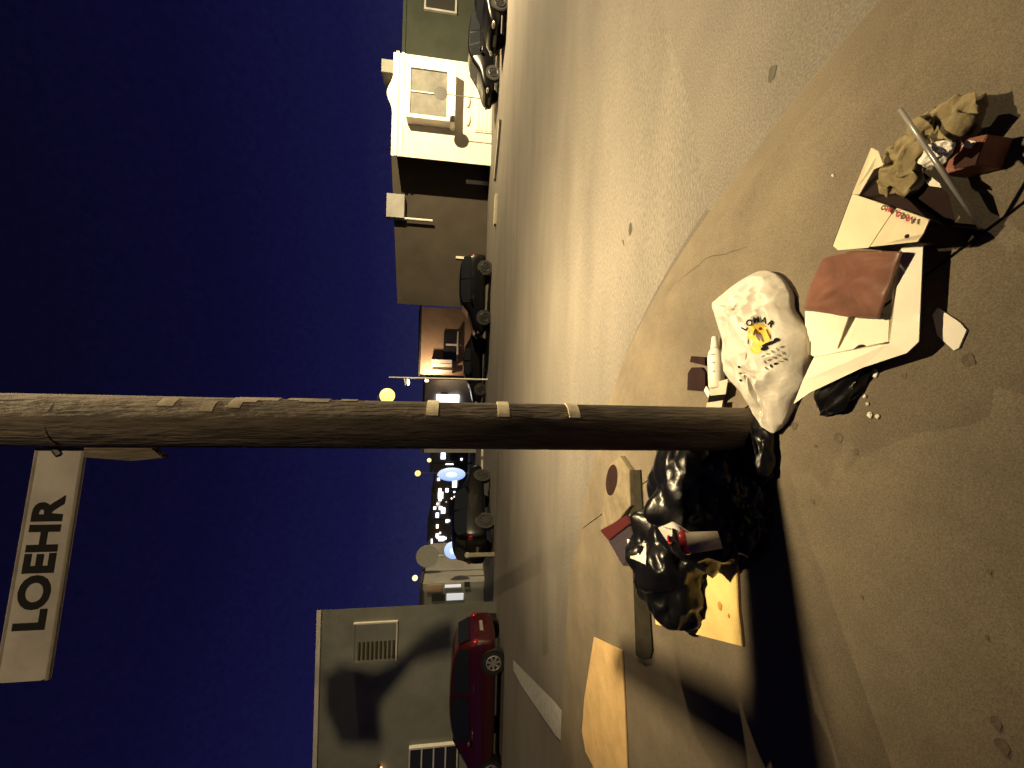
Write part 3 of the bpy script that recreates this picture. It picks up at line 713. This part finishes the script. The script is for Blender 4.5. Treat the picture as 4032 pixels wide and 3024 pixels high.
# ------------------------------------------------------------------ cars
def make_car(name, loc, rz, paint, label, st, Lc, wheels, wr, group=None, lit=None):
    t = thing(name, loc, label, 'car', group, rz)
    secs = []
    for x, zb, zm, zt, wbm, wt in st:
        secs.append([(x,-wbm*.92,zb),(x,-wbm,zb+.15),(x,-wbm,zm*.72),(x,-wbm*.965,zm),(x,-wt,zt-.04),(x,-wt*.86,zt),
                     (x,wt*.86,zt),(x,wt,zt-.04),(x,wbm*.965,zm),(x,wbm,zm*.72),(x,wbm,zb+.15),(x,wbm*.92,zb)])
    n = len(secs[0]); mb = MB(); vs = [v for s in secs for v in s]; fs = []
    for i in range(len(secs)-1):
        for j in range(n): fs.append((i*n+j, i*n+(j+1) % n, (i+1)*n+(j+1) % n, (i+1)*n+j))
    fs += [tuple(range(n)), tuple(range((len(secs)-1)*n, len(secs)*n))]
    body = build(mb.add(vs, fs), 'body', paint, t, smooth=True, world=False)
    sb = body.modifiers.new('s', 'SUBSURF'); sb.levels = 1; sb.render_levels = 2
    cab = [i for i, s in enumerate(st) if s[3] - s[2] > .12]
    # side glass, one pane for each door
    def pane(x0, x1, sgn):
        pts = []
        def pt(x, f):
            for a, b in zip(st, st[1:]):
                if a[0] <= x <= b[0]:
                    u = (x-a[0])/(b[0]-a[0]); zm = a[2]+(b[2]-a[2])*u; zt = a[3]+(b[3]-a[3])*u; wb_ = (a[4]+(b[4]-a[4])*u)*.965; wt = a[5]+(b[5]-a[5])*u
                    return Vector((x, sgn*(wb_+(wt-wb_)*f+.012), zm+(zt-.04-zm)*f))
        k = 5; xs = [x0+(x1-x0)*i/k for i in range(k+1)]
        lo = [pt(x, .08) for x in xs]; hi = [pt(x, .9) for x in xs]
        m_ = MB().add(lo+hi, [(i, i+1, k+2+i, k+1+i) for i in range(k)])
        build(m_, 'window', 'glass', t, world=False, smooth=True)
    xa, xb = st[cab[0]][0], st[cab[-1]][0]; mid = (xa+xb)/2
    for sgn in (-1, 1):
        pane(xa+.02, mid-.05, sgn); pane(mid+.05, xb-.02, sgn)
    def screen(i, j, name, off):                   # glass between two stations
        a, b = st[i], st[j]
        p = [Vector((a[0]+off, -a[5]*.86, a[3]+.004)), Vector((a[0]+off, a[5]*.86, a[3]+.004)), Vector((b[0]+off, b[5]*.86, b[3]+.004)), Vector((b[0]+off, -b[5]*.86, b[3]+.004))]
        d = (p[3]-p[0]); p = [p[0]+d*.08, p[1]+d*.08, p[2]-d*.06, p[3]-d*.06]
        build(MB().add([q+Vector((off, 0, .012)) for q in p], [(0,1,2,3)]), name, 'glass', t, world=False)
    screen(cab[0]-1, cab[0], 'rear_window', -.012); screen(cab[-1], cab[-1]+1, 'windscreen', .012)
    hw = max(s[4] for s in st)
    for x in wheels:
        for sgn in (-1, 1):
            y = sgn*(hw-.02)
            wh = build(MB().tube([(x, y-sgn*.2, wr), (x, y+sgn*.02, wr)], wr, 28), 'wheel', 'tyre', t, world=False)
            rim = MB()
            rim.tube([(x, y+sgn*.021, wr), (x, y+sgn*.03, wr)], wr*.2, 12)
            for k in range(7):
                a = 2*math.pi*k/7; dx, dz = math.cos(a), math.sin(a)
                px_, pz_ = -dz*.028, dx*.028
                q = [(x+dx*.03+px_, y+sgn*.022, wr+dz*.03+pz_), (x+dx*wr*.64+px_*1.2, y+sgn*.022, wr+dz*wr*.64+pz_*1.2), (x+dx*wr*.64-px_*1.2, y+sgn*.022, wr+dz*wr*.64-pz_*1.2), (x+dx*.03-px_, y+sgn*.022, wr+dz*.03-pz_)]
                rim.prism(q, (0, sgn*.012, 0))
            ring = [(x+math.cos(2*math.pi*i/28)*wr*.66, y+sgn*.026, wr+math.sin(2*math.pi*i/28)*wr*.66) for i in range(29)]
            rim.tube(ring, .016, 6, cap=False)
            build(rim, 'rim', 'alloy' if paint == 'redpaint' else 'drim', wh, world=False)
            build(MB().tube([(x, y-sgn*.18, wr*1.02), (x, y-sgn*.002+sgn*.012, wr*1.02)], wr*1.16, 28), 'wheel_arch', 'trim', t, world=False)
    fx, rx = st[-1][0], st[0][0]
    zf = st[-2][2]
    for sgn in (-1, 1):
        build(MB().sphere((fx-.09, sgn*hw*.70, zf*.86), 1, 12, 8, (.10,.17,.075)), 'headlight', 'hl', t, smooth=True, world=False)
        build(MB().sphere((rx+.07, sgn*hw*.78, st[1][2]*.93), 1, 12, 8, (.075,.12,.11)), 'tail_light', 'tail', t, smooth=True, world=False)
        build(MB().sphere((xb-.12, sgn*(hw+.09), st[cab[-1]][2]+.07), 1, 10, 8, (.08,.10,.065)), 'mirror', paint, t, smooth=True, world=False)
        for x in (mid-.18, mid-.18+(xb-xa)*.5):
            build(MB().tube([(x, sgn*(hw+.004), st[cab[0]][2]*.9), (x-.2, sgn*(hw+.004), st[cab[0]][2]*.9)], .016, 6), 'door_handle', 'chrome', t, world=False)
    build(MB().box((fx-.03, -.26, .42), (fx+.012, .26, .53)), 'number_plate', 'signw', t, world=False, bevel=.004)
    build(MB().box((rx-.012, -.26, .62), (rx+.03, .26, .73)), 'number_plate', 'signw', t, world=False, bevel=.004)
    return t
# stations: x, underside, belt, top, half width at belt, half width at top.   Nose at +x
HATCH = [(-2.12,.38,.72,.78,.72,.62),(-2.08,.24,.95,1.02,.80,.68),(-1.92,.22,1.02,1.42,.84,.64),(-1.6,.20,1.03,1.60,.86,.64),(-.8,.19,1.0,1.66,.875,.65),(.0,.19,.97,1.65,.88,.65),(.45,.19,.95,1.52,.88,.66),(1.15,.19,.93,1.02,.87,.74),(1.75,.21,.84,.90,.84,.70),(2.05,.24,.68,.76,.76,.62),(2.14,.36,.55,.6,.66,.52)]
SEDAN = [(-2.3,.38,.72,.8,.70,.60),(-2.24,.25,.9,.97,.80,.68),(-1.75,.21,.95,1.02,.86,.70),(-1.15,.20,.94,1.34,.88,.62),(-.5,.19,.93,1.44,.89,.62),(.15,.19,.92,1.43,.89,.62),(.5,.19,.91,1.32,.89,.63),(1.15,.19,.88,.96,.88,.72),(1.8,.20,.80,.86,.86,.68),(2.2,.24,.66,.72,.78,.60),(2.3,.36,.55,.58,.66,.5)]
SUV = [(-2.2,.42,.85,.95,.76,.66),(-2.15,.30,1.05,1.12,.86,.72),(-2.02,.28,1.1,1.55,.90,.70),(-1.7,.27,1.1,1.74,.92,.69),(-.6,.27,1.08,1.78,.93,.70),(.25,.27,1.06,1.74,.93,.70),(.6,.27,1.05,1.6,.93,.71),(1.2,.27,1.02,1.12,.92,.78),(1.95,.28,.95,1.02,.90,.74),(2.2,.32,.78,.86,.84,.66),(2.28,.44,.62,.66,.74,.56)]
make_car('hatchback', (-10.45, 12.55, RZ), R(180), 'redpaint', 'dark red hatchback parked in front of the grey stucco wall', [(q[0]*1.2, *q[1:]) for q in HATCH], 5.1, (-1.92, 1.42), .33)
make_car('sedan', (17.55, 17.4, RZ), R(186), 'blackpaint', 'black sedan with bright chrome glints parked below the dark green house', SEDAN, 4.6, (-1.4, 1.4), .33)
make_car('sedan', (17.0, 20.3, RZ), R(180), 'greypaint', 'black car with a sloping bonnet parked in front of the white house', HATCH, 4.6, (-1.32, 1.30), .33)
make_car('suv', (4.9, 22.0, RZ), R(185), 'blackpaint', 'black off-road car parked before the brown wall', SUV, 4.5, (-1.4, 1.4), .36)
make_car('sedan', (.9, 24.2, RZ), R(188), 'greypaint', 'black sedan parked in front of the peach house', SEDAN, 4.6, (-1.4, 1.4), .33)
make_car('suv', (-5.9, 17.8, RZ), R(62), 'blackpaint', 'black car turning in the road beside the round grey sign', SUV, 4.5, (-1.4, 1.4), .36)

# ------------------------------------------------------------------ buildings
def wbox(x0, x1, y0, y1, z0, z1): return MB().box((x0, y0, z0), (x1, y1, z1))
# grey stucco block on the near left
GY = 14.3
def gx(px, py): return ad(px, py, GY)
bl = thing('stucco_building', (-11, GY+4, RZ), 'grey green stucco building with a shuttered vent behind the red car', 'building')
xr = gx(1500, 2390).x; zt = gx(1262, 2600).z
build(MB().prism([(xr-14,GY,RZ),(xr,GY,RZ),(xr-5.4,GY+9,RZ),(xr-14,GY+9,RZ)], (0,0,zt-RZ)), 'wall', 'stuccoG', bl)
build(MB().prism([(xr-14,GY-.1,zt),(xr+.06,GY-.1,zt),(xr-5.4,GY+9.1,zt),(xr-14,GY+9.1,zt)], (0,0,.14)), 'coping', 'trimw', bl)
a, b = gx(1400, 2455), gx(1558, 2590)
wn = build(wbox(b.x, a.x, GY-.05, GY-.004, b.z, a.z), 'vent_window', 'stuccoG', bl)
for p_ in ((b.x-.05, b.x, b.z, a.z), (a.x, a.x+.05, b.z-.05, a.z+.05), (b.x-.05, a.x, b.z-.05, b.z), (b.x-.05, a.x, a.z, a.z+.05)):
    build(wbox(p_[0], p_[1], GY-.09, GY-.003, p_[2], p_[3]), 'frame', 'stuccoW' if p_[0] >= a.x or p_[2] < b.z else 'stuccoG', wn)
lo = gx(1555, 2585); hi = gx(1405, 2525)
nsl = 9
for i in range(nsl):
    z0 = lo.z + (hi.z-lo.z)*i/nsl
    build(MB().prism([(lo.x, GY-.06, z0), (lo.x, GY-.10, z0+.03), (lo.x, GY-.10, z0+.05), (lo.x, GY-.06, z0+.09)], (hi.x-lo.x, 0, 0)), 'slat', 'louver', wn)
# white bars
a, b = gx(1612, 2935), gx(1805, 3010)
gt = thing('window_grille', (a.x-.8, GY, b.z), 'white barred window grille on the grey stucco wall', 'window grille')
build(wbox(a.x-1.9, a.x-.05, GY-.03, GY-.004, b.z, a.z), 'pane', 'paned', gt)
for i in range(6):
    z = a.z - (a.z-b.z)*i/4.2
    build(wbox(a.x-1.95, a.x, GY-.14, GY-.09, z-.05, z), 'bar', 'trimw', gt)
build(wbox(a.x-.05, a.x+.01, GY-.145, GY-.005, b.z-.25, a.z), 'stile', 'trimw', gt)
build(wbox(a.x-1.99, a.x-1.94, GY-.145, GY-.005, b.z-.25, a.z), 'stile', 'trimw', gt)
# hooded lamp above left, glows at the very edge of view
q0 = gx(1440, 3000)
wl = thing('wall_lamp', (q0.x-.45, GY-.15, q0.z-.4), 'orange glowing strip lamp high on the grey stucco wall', 'wall lamp')
build(wbox(q0.x-.75, q0.x-.12, GY-.22, GY-.005, q0.z-.52, q0.z-.40), 'hood', 'dsteel', wl)
build(MB().tube([(q0.x-.72, GY-.12, q0.z-.56), (q0.x-.14, GY-.12, q0.z-.56)], .035, 10), 'tube', M.setdefault('orangelamp', mat('orange_tube', (1,.6,.3), .4, emit=(1,.55,.25), es=3)), wl)

# white house on the right
HY = 24.6
def hx(px, py): return ad(px, py, HY)
wh = thing('white_house', (17, HY+4, RZ), 'cream white house with a framed bay window and ogee parapet', 'house')
x0, x1 = hx(1700, 628).x, hx(1600, 212).x; zt = hx(1542, 500).z
prof = [(x0, RZ), (x1, RZ), (x1, zt)]
bx = hx(1520, 362).x
for i in range(15):
    u = -1 + 2*i/14; prof.append((bx - u*1.15, zt + .34*(.5+.5*math.cos(u*math.pi))))
prof.append((x0, zt))
build(MB().prism([(x, HY, z) for x, z in prof], (5.2, 8, 0)), 'wall', 'stuccoW', wh)
for za, zb_, pr in ((1556, 1568, .10), (1578, 1588, .07)):
    build(wbox(x0-.03, x1+.03, HY-pr, HY-.002, hx(zb_, 420).z, hx(za, 420).z), 'moulding', 'trimw', wh)
a, b = hx(1604, 488), hx(1778, 306)
bay = build(wbox(a.x, b.x, HY-.55, HY-.003, b.z, a.z), 'bay_window', 'stuccoW', wh)
fr = .22
for (p, q_, r_, s) in ((a.x, b.x, a.z-fr, a.z), (a.x, b.x, b.z, b.z+fr), (a.x, a.x+fr, b.z+fr, a.z-fr), (b.x-fr, b.x, b.z+fr, a.z-fr)):
    build(wbox(p, q_, HY-.70, HY-.553, r_, s), 'frame', 'trimw', bay)
w3 = (b.x-a.x-2*fr)
for i in range(2):
    build(wbox(a.x+fr+w3*i/2+.03, a.x+fr+w3*(i+1)/2-.03, HY-.60, HY-.556, b.z+fr+.03, a.z-fr-.03), 'pane', 'pane', bay)
build(wbox(a.x+fr+w3/2-.03, a.x+fr+w3/2+.03, HY-.66, HY-.557, b.z+fr, a.z-fr), 'mullion', 'trimw', bay)
build(wbox(a.x-.12, b.x+.12, HY-.85, HY-.003, b.z-.30, b.z-.004), 'sill', 'trimw', bay)
for py in (400, 472):
    c = hx(1842, py); mb = MB(); mb.sphere((c.x, HY-.05, c.z), 1, 16, 10, (.42, .09, .16)); build(mb, 'ornament', 'trimw', wh, smooth=True)
a, b = hx(1868, 520), hx(1990, 260)
gd = build(wbox(a.x, b.x, HY-.06, HY-.004, RZ+.02, a.z), 'garage_door', 'trimw', wh)
for i in range(4):
    z = RZ+.08 + (a.z-RZ-.1)*i/4
    build(wbox(a.x+.08, b.x-.08, HY-.10, HY-.062, z, z+(a.z-RZ)/4-.1), 'panel', 'stuccoW', gd)
build(wbox(x1-.9, x1-.1, HY+.5, HY+2, zt, hx(1495, 250).z), 'chimney', 'stuccoG', wh)
# dark green house beyond
gh = thing('green_house', (25, HY+5, RZ), 'dark green house beyond the white one', 'house')
zt2 = ad(1600, 60, HY+1.2).z
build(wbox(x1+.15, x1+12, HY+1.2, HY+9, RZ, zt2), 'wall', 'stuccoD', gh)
build(wbox(x1+.10, x1+12.1, HY+1.1, HY+9, zt2, zt2+.2), 'cornice', 'stuccoD', gh)
a, b = ad(1678, 36, HY+1.2), ad(1795, -80, HY+1.2)
gw = build(wbox(a.x, b.x, HY+1.12, HY+1.197, b.z, a.z), 'window', 'paned', gh)
for (p, q_, r_, s) in ((a.x-.12, b.x, a.z, a.z+.12), (a.x-.12, b.x, b.z-.12, b.z), (a.x-.12, a.x, b.z, a.z)):
    build(wbox(p, q_, HY+1.05, HY+1.195, r_, s), 'frame', 'greywall', gw)
# brown house with a long blank wall
BY = 26.5
def bx_(px, py): return ad(px, py, BY)
bh = thing('brown_house', (9, BY+4, RZ), 'long blank brown wall of a flat roofed house left of the white house', 'house')
xa = bx_(1700, 1203).x; xb2 = x0+2.2; zl, zr = bx_(1565, 1190).z, bx_(1535, 660).z
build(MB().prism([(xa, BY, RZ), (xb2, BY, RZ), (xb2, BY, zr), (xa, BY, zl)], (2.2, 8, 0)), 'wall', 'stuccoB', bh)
a, b = bx_(1532, 865), bx_(1597, 780)
build(wbox(a.x, b.x, BY-.5, BY-.003, b.z, a.z+.1), 'dormer_box', 'greywall', bh)
a, b = bx_(1590, 868), bx_(1705, 860)
build(MB().tube([(a.x, BY-.3, a.z), (a.x, BY-.3, b.z)], .09, 10), 'downpipe', 'trimw', bh)
a, b = bx_(1835, 716), bx_(1932, 716)
build(wbox(a.x-.12, a.x+.12, BY-.08, BY-.003, b.z, a.z), 'door_jamb', 'trimw', bh)
a, b = bx_(1795, 1014), bx_(1845, 1014)
build(wbox(a.x-.08, a.x+.08, BY-.08, BY-.003, b.z, a.z), 'door_jamb', 'trimw', bh)
# peach house
PY_ = 33.0
def px_(a, b): return ad(a, b, PY_)
ph = thing('peach_house', (3, PY_+4, RZ), 'peach stucco house with a stepped gable beyond the black cars', 'house')
xa, xb3 = px_(1800, 1478).x, px_(1700, 1210).x; zt = px_(1658, 1350).z
build(wbox(xa, xb3, PY_, PY_+7, RZ, zt), 'wall', 'peach', ph)
build(MB().prism([(xa-.2, PY_-.3, zt), (xb3+.2, PY_-.3, zt), (xb3+.2, PY_+3.5, zt+.5), (xa-.2, PY_+3.5, zt+.5)], (0, 0, .12)), 'roof', 'roof', ph)
a, b = px_(1745, 1420), px_(1800, 1310)
w_ = build(wbox(a.x, b.x, PY_-.08, PY_-.003, b.z, a.z), 'window', 'paned', ph)
build(wbox(a.x-.1, b.x+.1, PY_-.2, PY_-.004, b.z-.12, b.z-.003), 'sill', 'trimw', w_)
a, b = px_(1756, 1357), px_(1815, 1357)
build(wbox(a.x-.08, a.x+.08, PY_-.12, PY_-.003, b.z, a.z), 'post', 'trimw', ph)
for c in (1465, 1440, 1425):
    a = px_(1672, c); build(wbox(a.x-.05, a.x+.22, PY_-.4, PY_-.002, px_(1780, c).z, px_(1700, c).z), 'pilaster', 'trimw', ph)
# lamp over its door that throws the warm wash
pl_ = thing('porch_lamp', px_(1690, 1500) - Vector((0, .9, 0)), 'warm porch lantern beside the peach house', 'lantern')
q0 = pl_.location.copy()
lg = build(MB().tube([q0, q0+Vector((0,0,.25))], [.09,.11], 10), 'lantern_glass', 'litwarm', pl_)
build(MB().tube([q0+Vector((0,0,.26)), q0+Vector((0,0,.36))], [.15,.03], 10), 'cap', 'dsteel', pl_)
build(MB().tube([q0+Vector((0,0,.3)), q0+Vector((0,.6,.3)), q0+Vector((.3,.9,.2))], .02, 6), 'bracket', 'dsteel', pl_)
street_light('porch_light', q0 + Vector((.05,-.25,.1)), 260, .2, pl_, q0 + Vector((3, 1.2, .0)), col=(1,.68,.4))
# grey flat building with a lit sign
SY = 34.0
sh = thing('grey_shop', (0, SY+3, RZ), 'small grey flat roofed shop with a bright white lit sign', 'shop')
a, b = ad(1672, 1600, SY), ad(1805, 1492, SY)
build(wbox(a.x-4, b.x, SY, SY+6, RZ, a.z), 'wall', 'greywall', sh)
build(wbox(a.x-4, b.x+.3, SY-.3, SY+6.2, a.z, a.z+.18), 'roof', 'roof', sh)
a, b = ad(1718, 1596, SY), ad(1808, 1555, SY)
build(wbox(a.x, b.x, SY-.18, SY-.003, b.z, a.z), 'lit_sign', 'litsign', sh)
a, b = ad(1735, 1556, SY), ad(1765, 1546, SY)
build(wbox(a.x, b.x, SY-.1, SY-.003, b.z, a.z), 'red_panel', 'redcard', sh)
# pale shed on the left beyond the stucco block
QY = 20.0
ps = thing('pale_shed', ad(1800, 2330, QY+2), 'pale grey shed with bright shutters beyond the stucco building', 'shed'); ps.location.z = RZ
a, b = ad(1660, 2400, QY), ad(1900, 2290, QY)
build(wbox(a.x-2, b.x, QY, QY+5, RZ, a.z), 'wall', 'greywall', ps)
build(wbox(a.x-2.1, b.x+.15, QY-.15, QY+5.1, a.z, a.z+.12), 'roof', 'roof', ps)
for (u0, v0, u1, v1, m) in ((1758,2362,1825,2335,'litsign'),(1752,2312,1815,2300,'litsign'),(1700,2365,1752,2338,'paned'),(1680,2330,1740,2300,'peach'),(1828,2310,1850,2290,'paned')):
    a, b = ad(u0, v0, QY), ad(u1, v1, QY)
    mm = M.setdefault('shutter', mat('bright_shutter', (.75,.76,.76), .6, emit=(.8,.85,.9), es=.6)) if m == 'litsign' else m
    f_ = build(wbox(a.x, b.x, QY-.06, QY-.003, b.z, a.z), 'shutter' if m == 'litsign' else 'window', mm, ps)
# far houses down the street with lit windows
lights = [(1732,1938,12,30),(1733,1962,10,20),(1712,2000,10,10),(1735,2000,13,13),(1722,2028,12,18),(1760,2051,10,12),(1722,2072,9,14),(1722,2108,12,14),(1733,2098,6,6),(1700,2135,6,26),(1723,2155,14,14),(1742,2160,12,20),
          (1727,1868,8,9),(1727,1887,10,10),(1817,1808,7,7),(1745,1795,18,24),(1770,1826,30,6),(1845,1855,6,14),(1853,1895,14,30),(1742,1797,7,7)]
lights += [(1735,1950,20,26),(1745,2010,16,22),(1738,2120,22,18),(1752,2148,26,16),(1790,1905,18,26),(1726,1985,14,18),(1760,1930,12,14)]
_r = random.Random(5)
for _i in range(12): lights.append((_r.randint(1722,1800), _r.randint(1930,2175), _r.choice((5,6,8)), _r.choice((5,7,9))))
FY = 58.0
def far_house(y0, y1, topx, label, yd=FY):
    a, b = ad(topx, y1, yd), ad(1880, y0, yd)
    t = thing('far_house', ((a.x+b.x)/2, yd+3, RZ), label, 'house')
    build(wbox(a.x, b.x, yd, yd+7, RZ, a.z), 'wall', 'farwall', t)
    build(wbox(a.x-.3, b.x+.3, yd-.4, yd+7.2, a.z, a.z+.35), 'roof', 'roof', t)
    for (lx, ly, wx, wy) in lights:
        if y0 <= ly < y1:
            p, q_ = ad(lx-wx/2, ly+wy/2, yd), ad(lx+wx/2, ly-wy/2, yd)
            build(wbox(p.x, q_.x, yd-.12, yd-.003, q_.z, p.z), 'lit_window', ('litw', 'litblue', 'litw', 'litwarm', 'litdim')[(ly//7+lx) % 5], t)
    return t
far_house(1700, 1850, 1702, 'far dark house with a pale framed lit window just left of the wooden pole')
far_house(1850, 1925, 1715, 'far dark house behind the fish shaped blue headlight glare')
far_house(1925, 2045, 1705, 'far dark house with the brightest row of lit windows')
far_house(2045, 2180, 1690, 'far dark house behind the round grey road sign')
far_house(2180, 2330, 1715, 'far dark house between the round sign and the pale shed')
far_house(1480, 1560, 1690, 'far dark house behind the small grey shop', 60)
# kerbs across the road
def far_kerb(px, name):
    pl = [ag(a, b, RZ+.12) for a, b in px]
    mb = MB()
    for a, b in zip(pl, pl[1:]):
        d = Vector((0, .35, 0)); mb.prism([Vector((a.x,a.y,RZ-.02)), Vector((b.x,b.y,RZ-.02)), Vector((b.x,b.y,RZ-.02))+d, Vector((a.x,a.y,RZ-.02))+d], (0,0,.14))
    struct(build(mb, name, M.setdefault('paleKerb', mat('pale_kerb', (.62,.58,.44), .8, var=.2))))
far_kerb([(1893,1935),(1898,1600),(1903,1480)], 'far_kerb')
far_kerb([(1945,700),(1958,560),(1965,470)], 'far_kerb')
far_kerb([(1945,880),(1950,760)], 'far_kerb')

# ------------------------------------------------------------------ street furniture and lights far off
def globe_lamp(gpx, gpy, y, dia, pole_dx, m, label):
    c = ad(gpx, gpy, y); t = thing('street_lamp', (c.x+pole_dx, y, RZ), label, 'street lamp')
    build(MB().tube([(c.x+pole_dx, y, RZ), (c.x+pole_dx, y, c.z+.2)], [.07, .05], 10), 'post', 'dsteel', t)
    if abs(pole_dx) > .01: build(MB().tube([(c.x+pole_dx, y, c.z+dia*.75), (c.x, y, c.z+dia*.62)], .03, 8), 'arm', 'dsteel', t)
    build(MB().sphere(c, dia/2, 18, 12), 'globe', m, t, smooth=True)
    return t
globe_lamp(1525, 1558, 15, .56, -.75, 'sodium', 'yellow globe street lamp glowing at the edge of the wooden pole')
globe_lamp(1645, 1864, 32, .46, 0, 'sodium', 'small yellow street lamp above the blue headlight glare')
globe_lamp(1634, 2276, 32, .44, 0, 'sodium2', 'small pale street lamp above the pale shed')
globe_lamp(1690, 1812, 40, .42, -.3, 'sodium2', 'tiny warm street lamp over the far lit houses')
# tall mast with a white lamp
c = ad(1606, 1497, 22)
t = thing('mast_lamp', (c.x+.15, 22, RZ), 'thin mast with a small dazzling white lamp above the grey shop', 'street lamp')
top = ad(1532, 1487, 22)
build(MB().tube([(c.x+.15, 22, RZ), (c.x+.12, 22, top.z)], [.06, .045], 8), 'mast', 'trimw', t)
build(MB().tube([(c.x+.12, 22, c.z+.2), (c.x-.3, 21.8, c.z+.08)], .04, 8), 'arm', 'trimw', t)
hd = build(MB().sphere((c.x-.12, 21.8, c.z), 1, 12, 8, (.26,.16,.09)), 'lamp_head', 'trimw', t, smooth=True)
build(MB().sphere((c.x-.12, 21.74, c.z-.06), 1, 12, 8, (.17,.13,.07)), 'lens', 'white_led', hd, smooth=True)
# blue-white headlight glare, shown by added glowing discs on posts
def glare_disc(px, py, y, rx, rz_, label):
    c = ad(px, py, y); t = thing('headlight_glare', (c.x, y, RZ), label, 'headlight_glare')
    build(MB().tube([(c.x, y+.25, RZ), (c.x, y+.25, c.z)], .05, 8), 'post', 'dsteel', t)
    h_ = build(MB().tube([(c.x, y+.02, c.z), (c.x, y+.3, c.z)], [min(rx, rz_), min(rx, rz_)*.5], 20), 'housing', 'dsteel', t)
    build(MB().sphere((c.x, y, c.z), 1, 24, 12, (rx, .10, rz_)), 'lens', 'blue', h_, smooth=True)
    build(MB().sphere((c.x, y-.06, c.z), 1, 20, 10, (rx*.45, .07, rz_*.45)), 'led_core', 'bluecore', h_, smooth=True)
glare_disc(1786, 2166, 20, .46, .48, 'round blue white disc standing for headlight glare beside the black turning car')
glare_disc(1778, 1868, 24, .42, .85, 'tall blue white disc standing for headlight glare left of the wooden pole')
# round grey sign and pale bollard
c = ad(1683, 2190, 21); t = thing('round_sign', (c.x, 21, RZ), 'round grey back of a road sign on a post', 'road sign')
build(MB().tube([(c.x, 21.05, RZ), (c.x, 21.05, c.z+.3)], .04, 8), 'post', 'steel', t)
build(MB().tube([(c.x, 21, c.z), (c.x, 20.985, c.z)], .60, 32), 'disc', M.setdefault('greysign', mat('grey_sign', (.36,.37,.34), .6, var=.15)), t)
a, b = ad(1838, 2186, 15.5), ag(1932, 2186, RZ)
t = thing('bollard', (a.x, 15.5, RZ), 'pale reflective bollard at the end of the black turning car', 'bollard')
zb = ad(1932, 2186, 15.5).z
build(MB().tube([(a.x, 15.5, RZ), (a.x, 15.5, a.z-.02)], .08, 12), 'post', 'tag', t)
build(MB().sphere((a.x, 15.5, a.z-.02), .11, 14, 8), 'cap', 'whitecard', t, smooth=True)
# thin post with a dark round sign before the white house
c = ad(1735, 368, 22.5); t = thing('round_sign', (c.x, 22.5, RZ), 'thin pale post with a dark round sign before the white house bay window', 'road sign')
build(MB().tube([(c.x, 22.5, RZ), (c.x, 22.5, c.z+.3)], .025, 8), 'post', 'steel', t)
build(MB().tube([(c.x, 22.49, c.z), (c.x, 22.47, c.z)], .38, 24), 'disc', 'dsteel', t)

# ------------------------------------------------------------------ street lamps outside the picture that light the houses
def cobra(base, h, reach, watts, label, tilt=None, plate=None):
    base = Vector(base); t = thing('street_lamp', base, label, 'street lamp')
    build(MB().tube([base, base+Vector((0,0,h))], [.11,.07], 12), 'post', 'steel', t)
    hd = base + Vector((reach[0], reach[1], h+.3))
    build(MB().tube([base+Vector((0,0,h-.3)), base+Vector((reach[0]*.5, reach[1]*.5, h+.25)), hd+Vector((0,0,.1))], .035, 8), 'arm', 'steel', t)
    l = build(MB().sphere(hd, 1, 14, 8, (.36,.2,.09)), 'luminaire', 'steel', t, smooth=True)
    build(MB().tube([hd+Vector((0,0,-.11)), hd+Vector((0,0,-.085))], [.14,.15], 18), 'lens', 'lens', l)
    street_light('lamp_light', hd + Vector((0,0,-.13)), watts, .09 if plate else .25, l, tilt, spread=54 if plate else 180)
    if plate:
        src = hd + Vector((0,0,-.13)); k_ = .15
        pl = [src.lerp(gx(a, b), k_) for a, b in plate]
        build(MB().prism(pl, (0, -.012, 0)), 'shadow_plate', 'back', t)  # unseen plate, outlined to cast the dark shape on the stucco wall
        build(MB().tube([pl[0], hd], .012, 6), 'shadow_plate_arm', 'dsteel', t)
cobra((23.5, 13.2, RZ), 8.4, (-1.4, 0), LAMP2_W, 'tall steel street lamp lighting the white house', Vector((15, 19, 0)))
cobra((4.5, -7.5, RZ), 8.2, (0, 1.4), LAMP3_W, 'steel street lamp on the corner behind the viewer', Vector((-10.3, 14.3, 3.0)),
      [(1285,2660),(1345,2612),(1480,2640),(1560,2600),(1700,2470),(1790,2440),(1790,2560),(1640,2600),(1500,2770),(1505,2930),(1345,2930),(1310,2840),(1285,2800)])
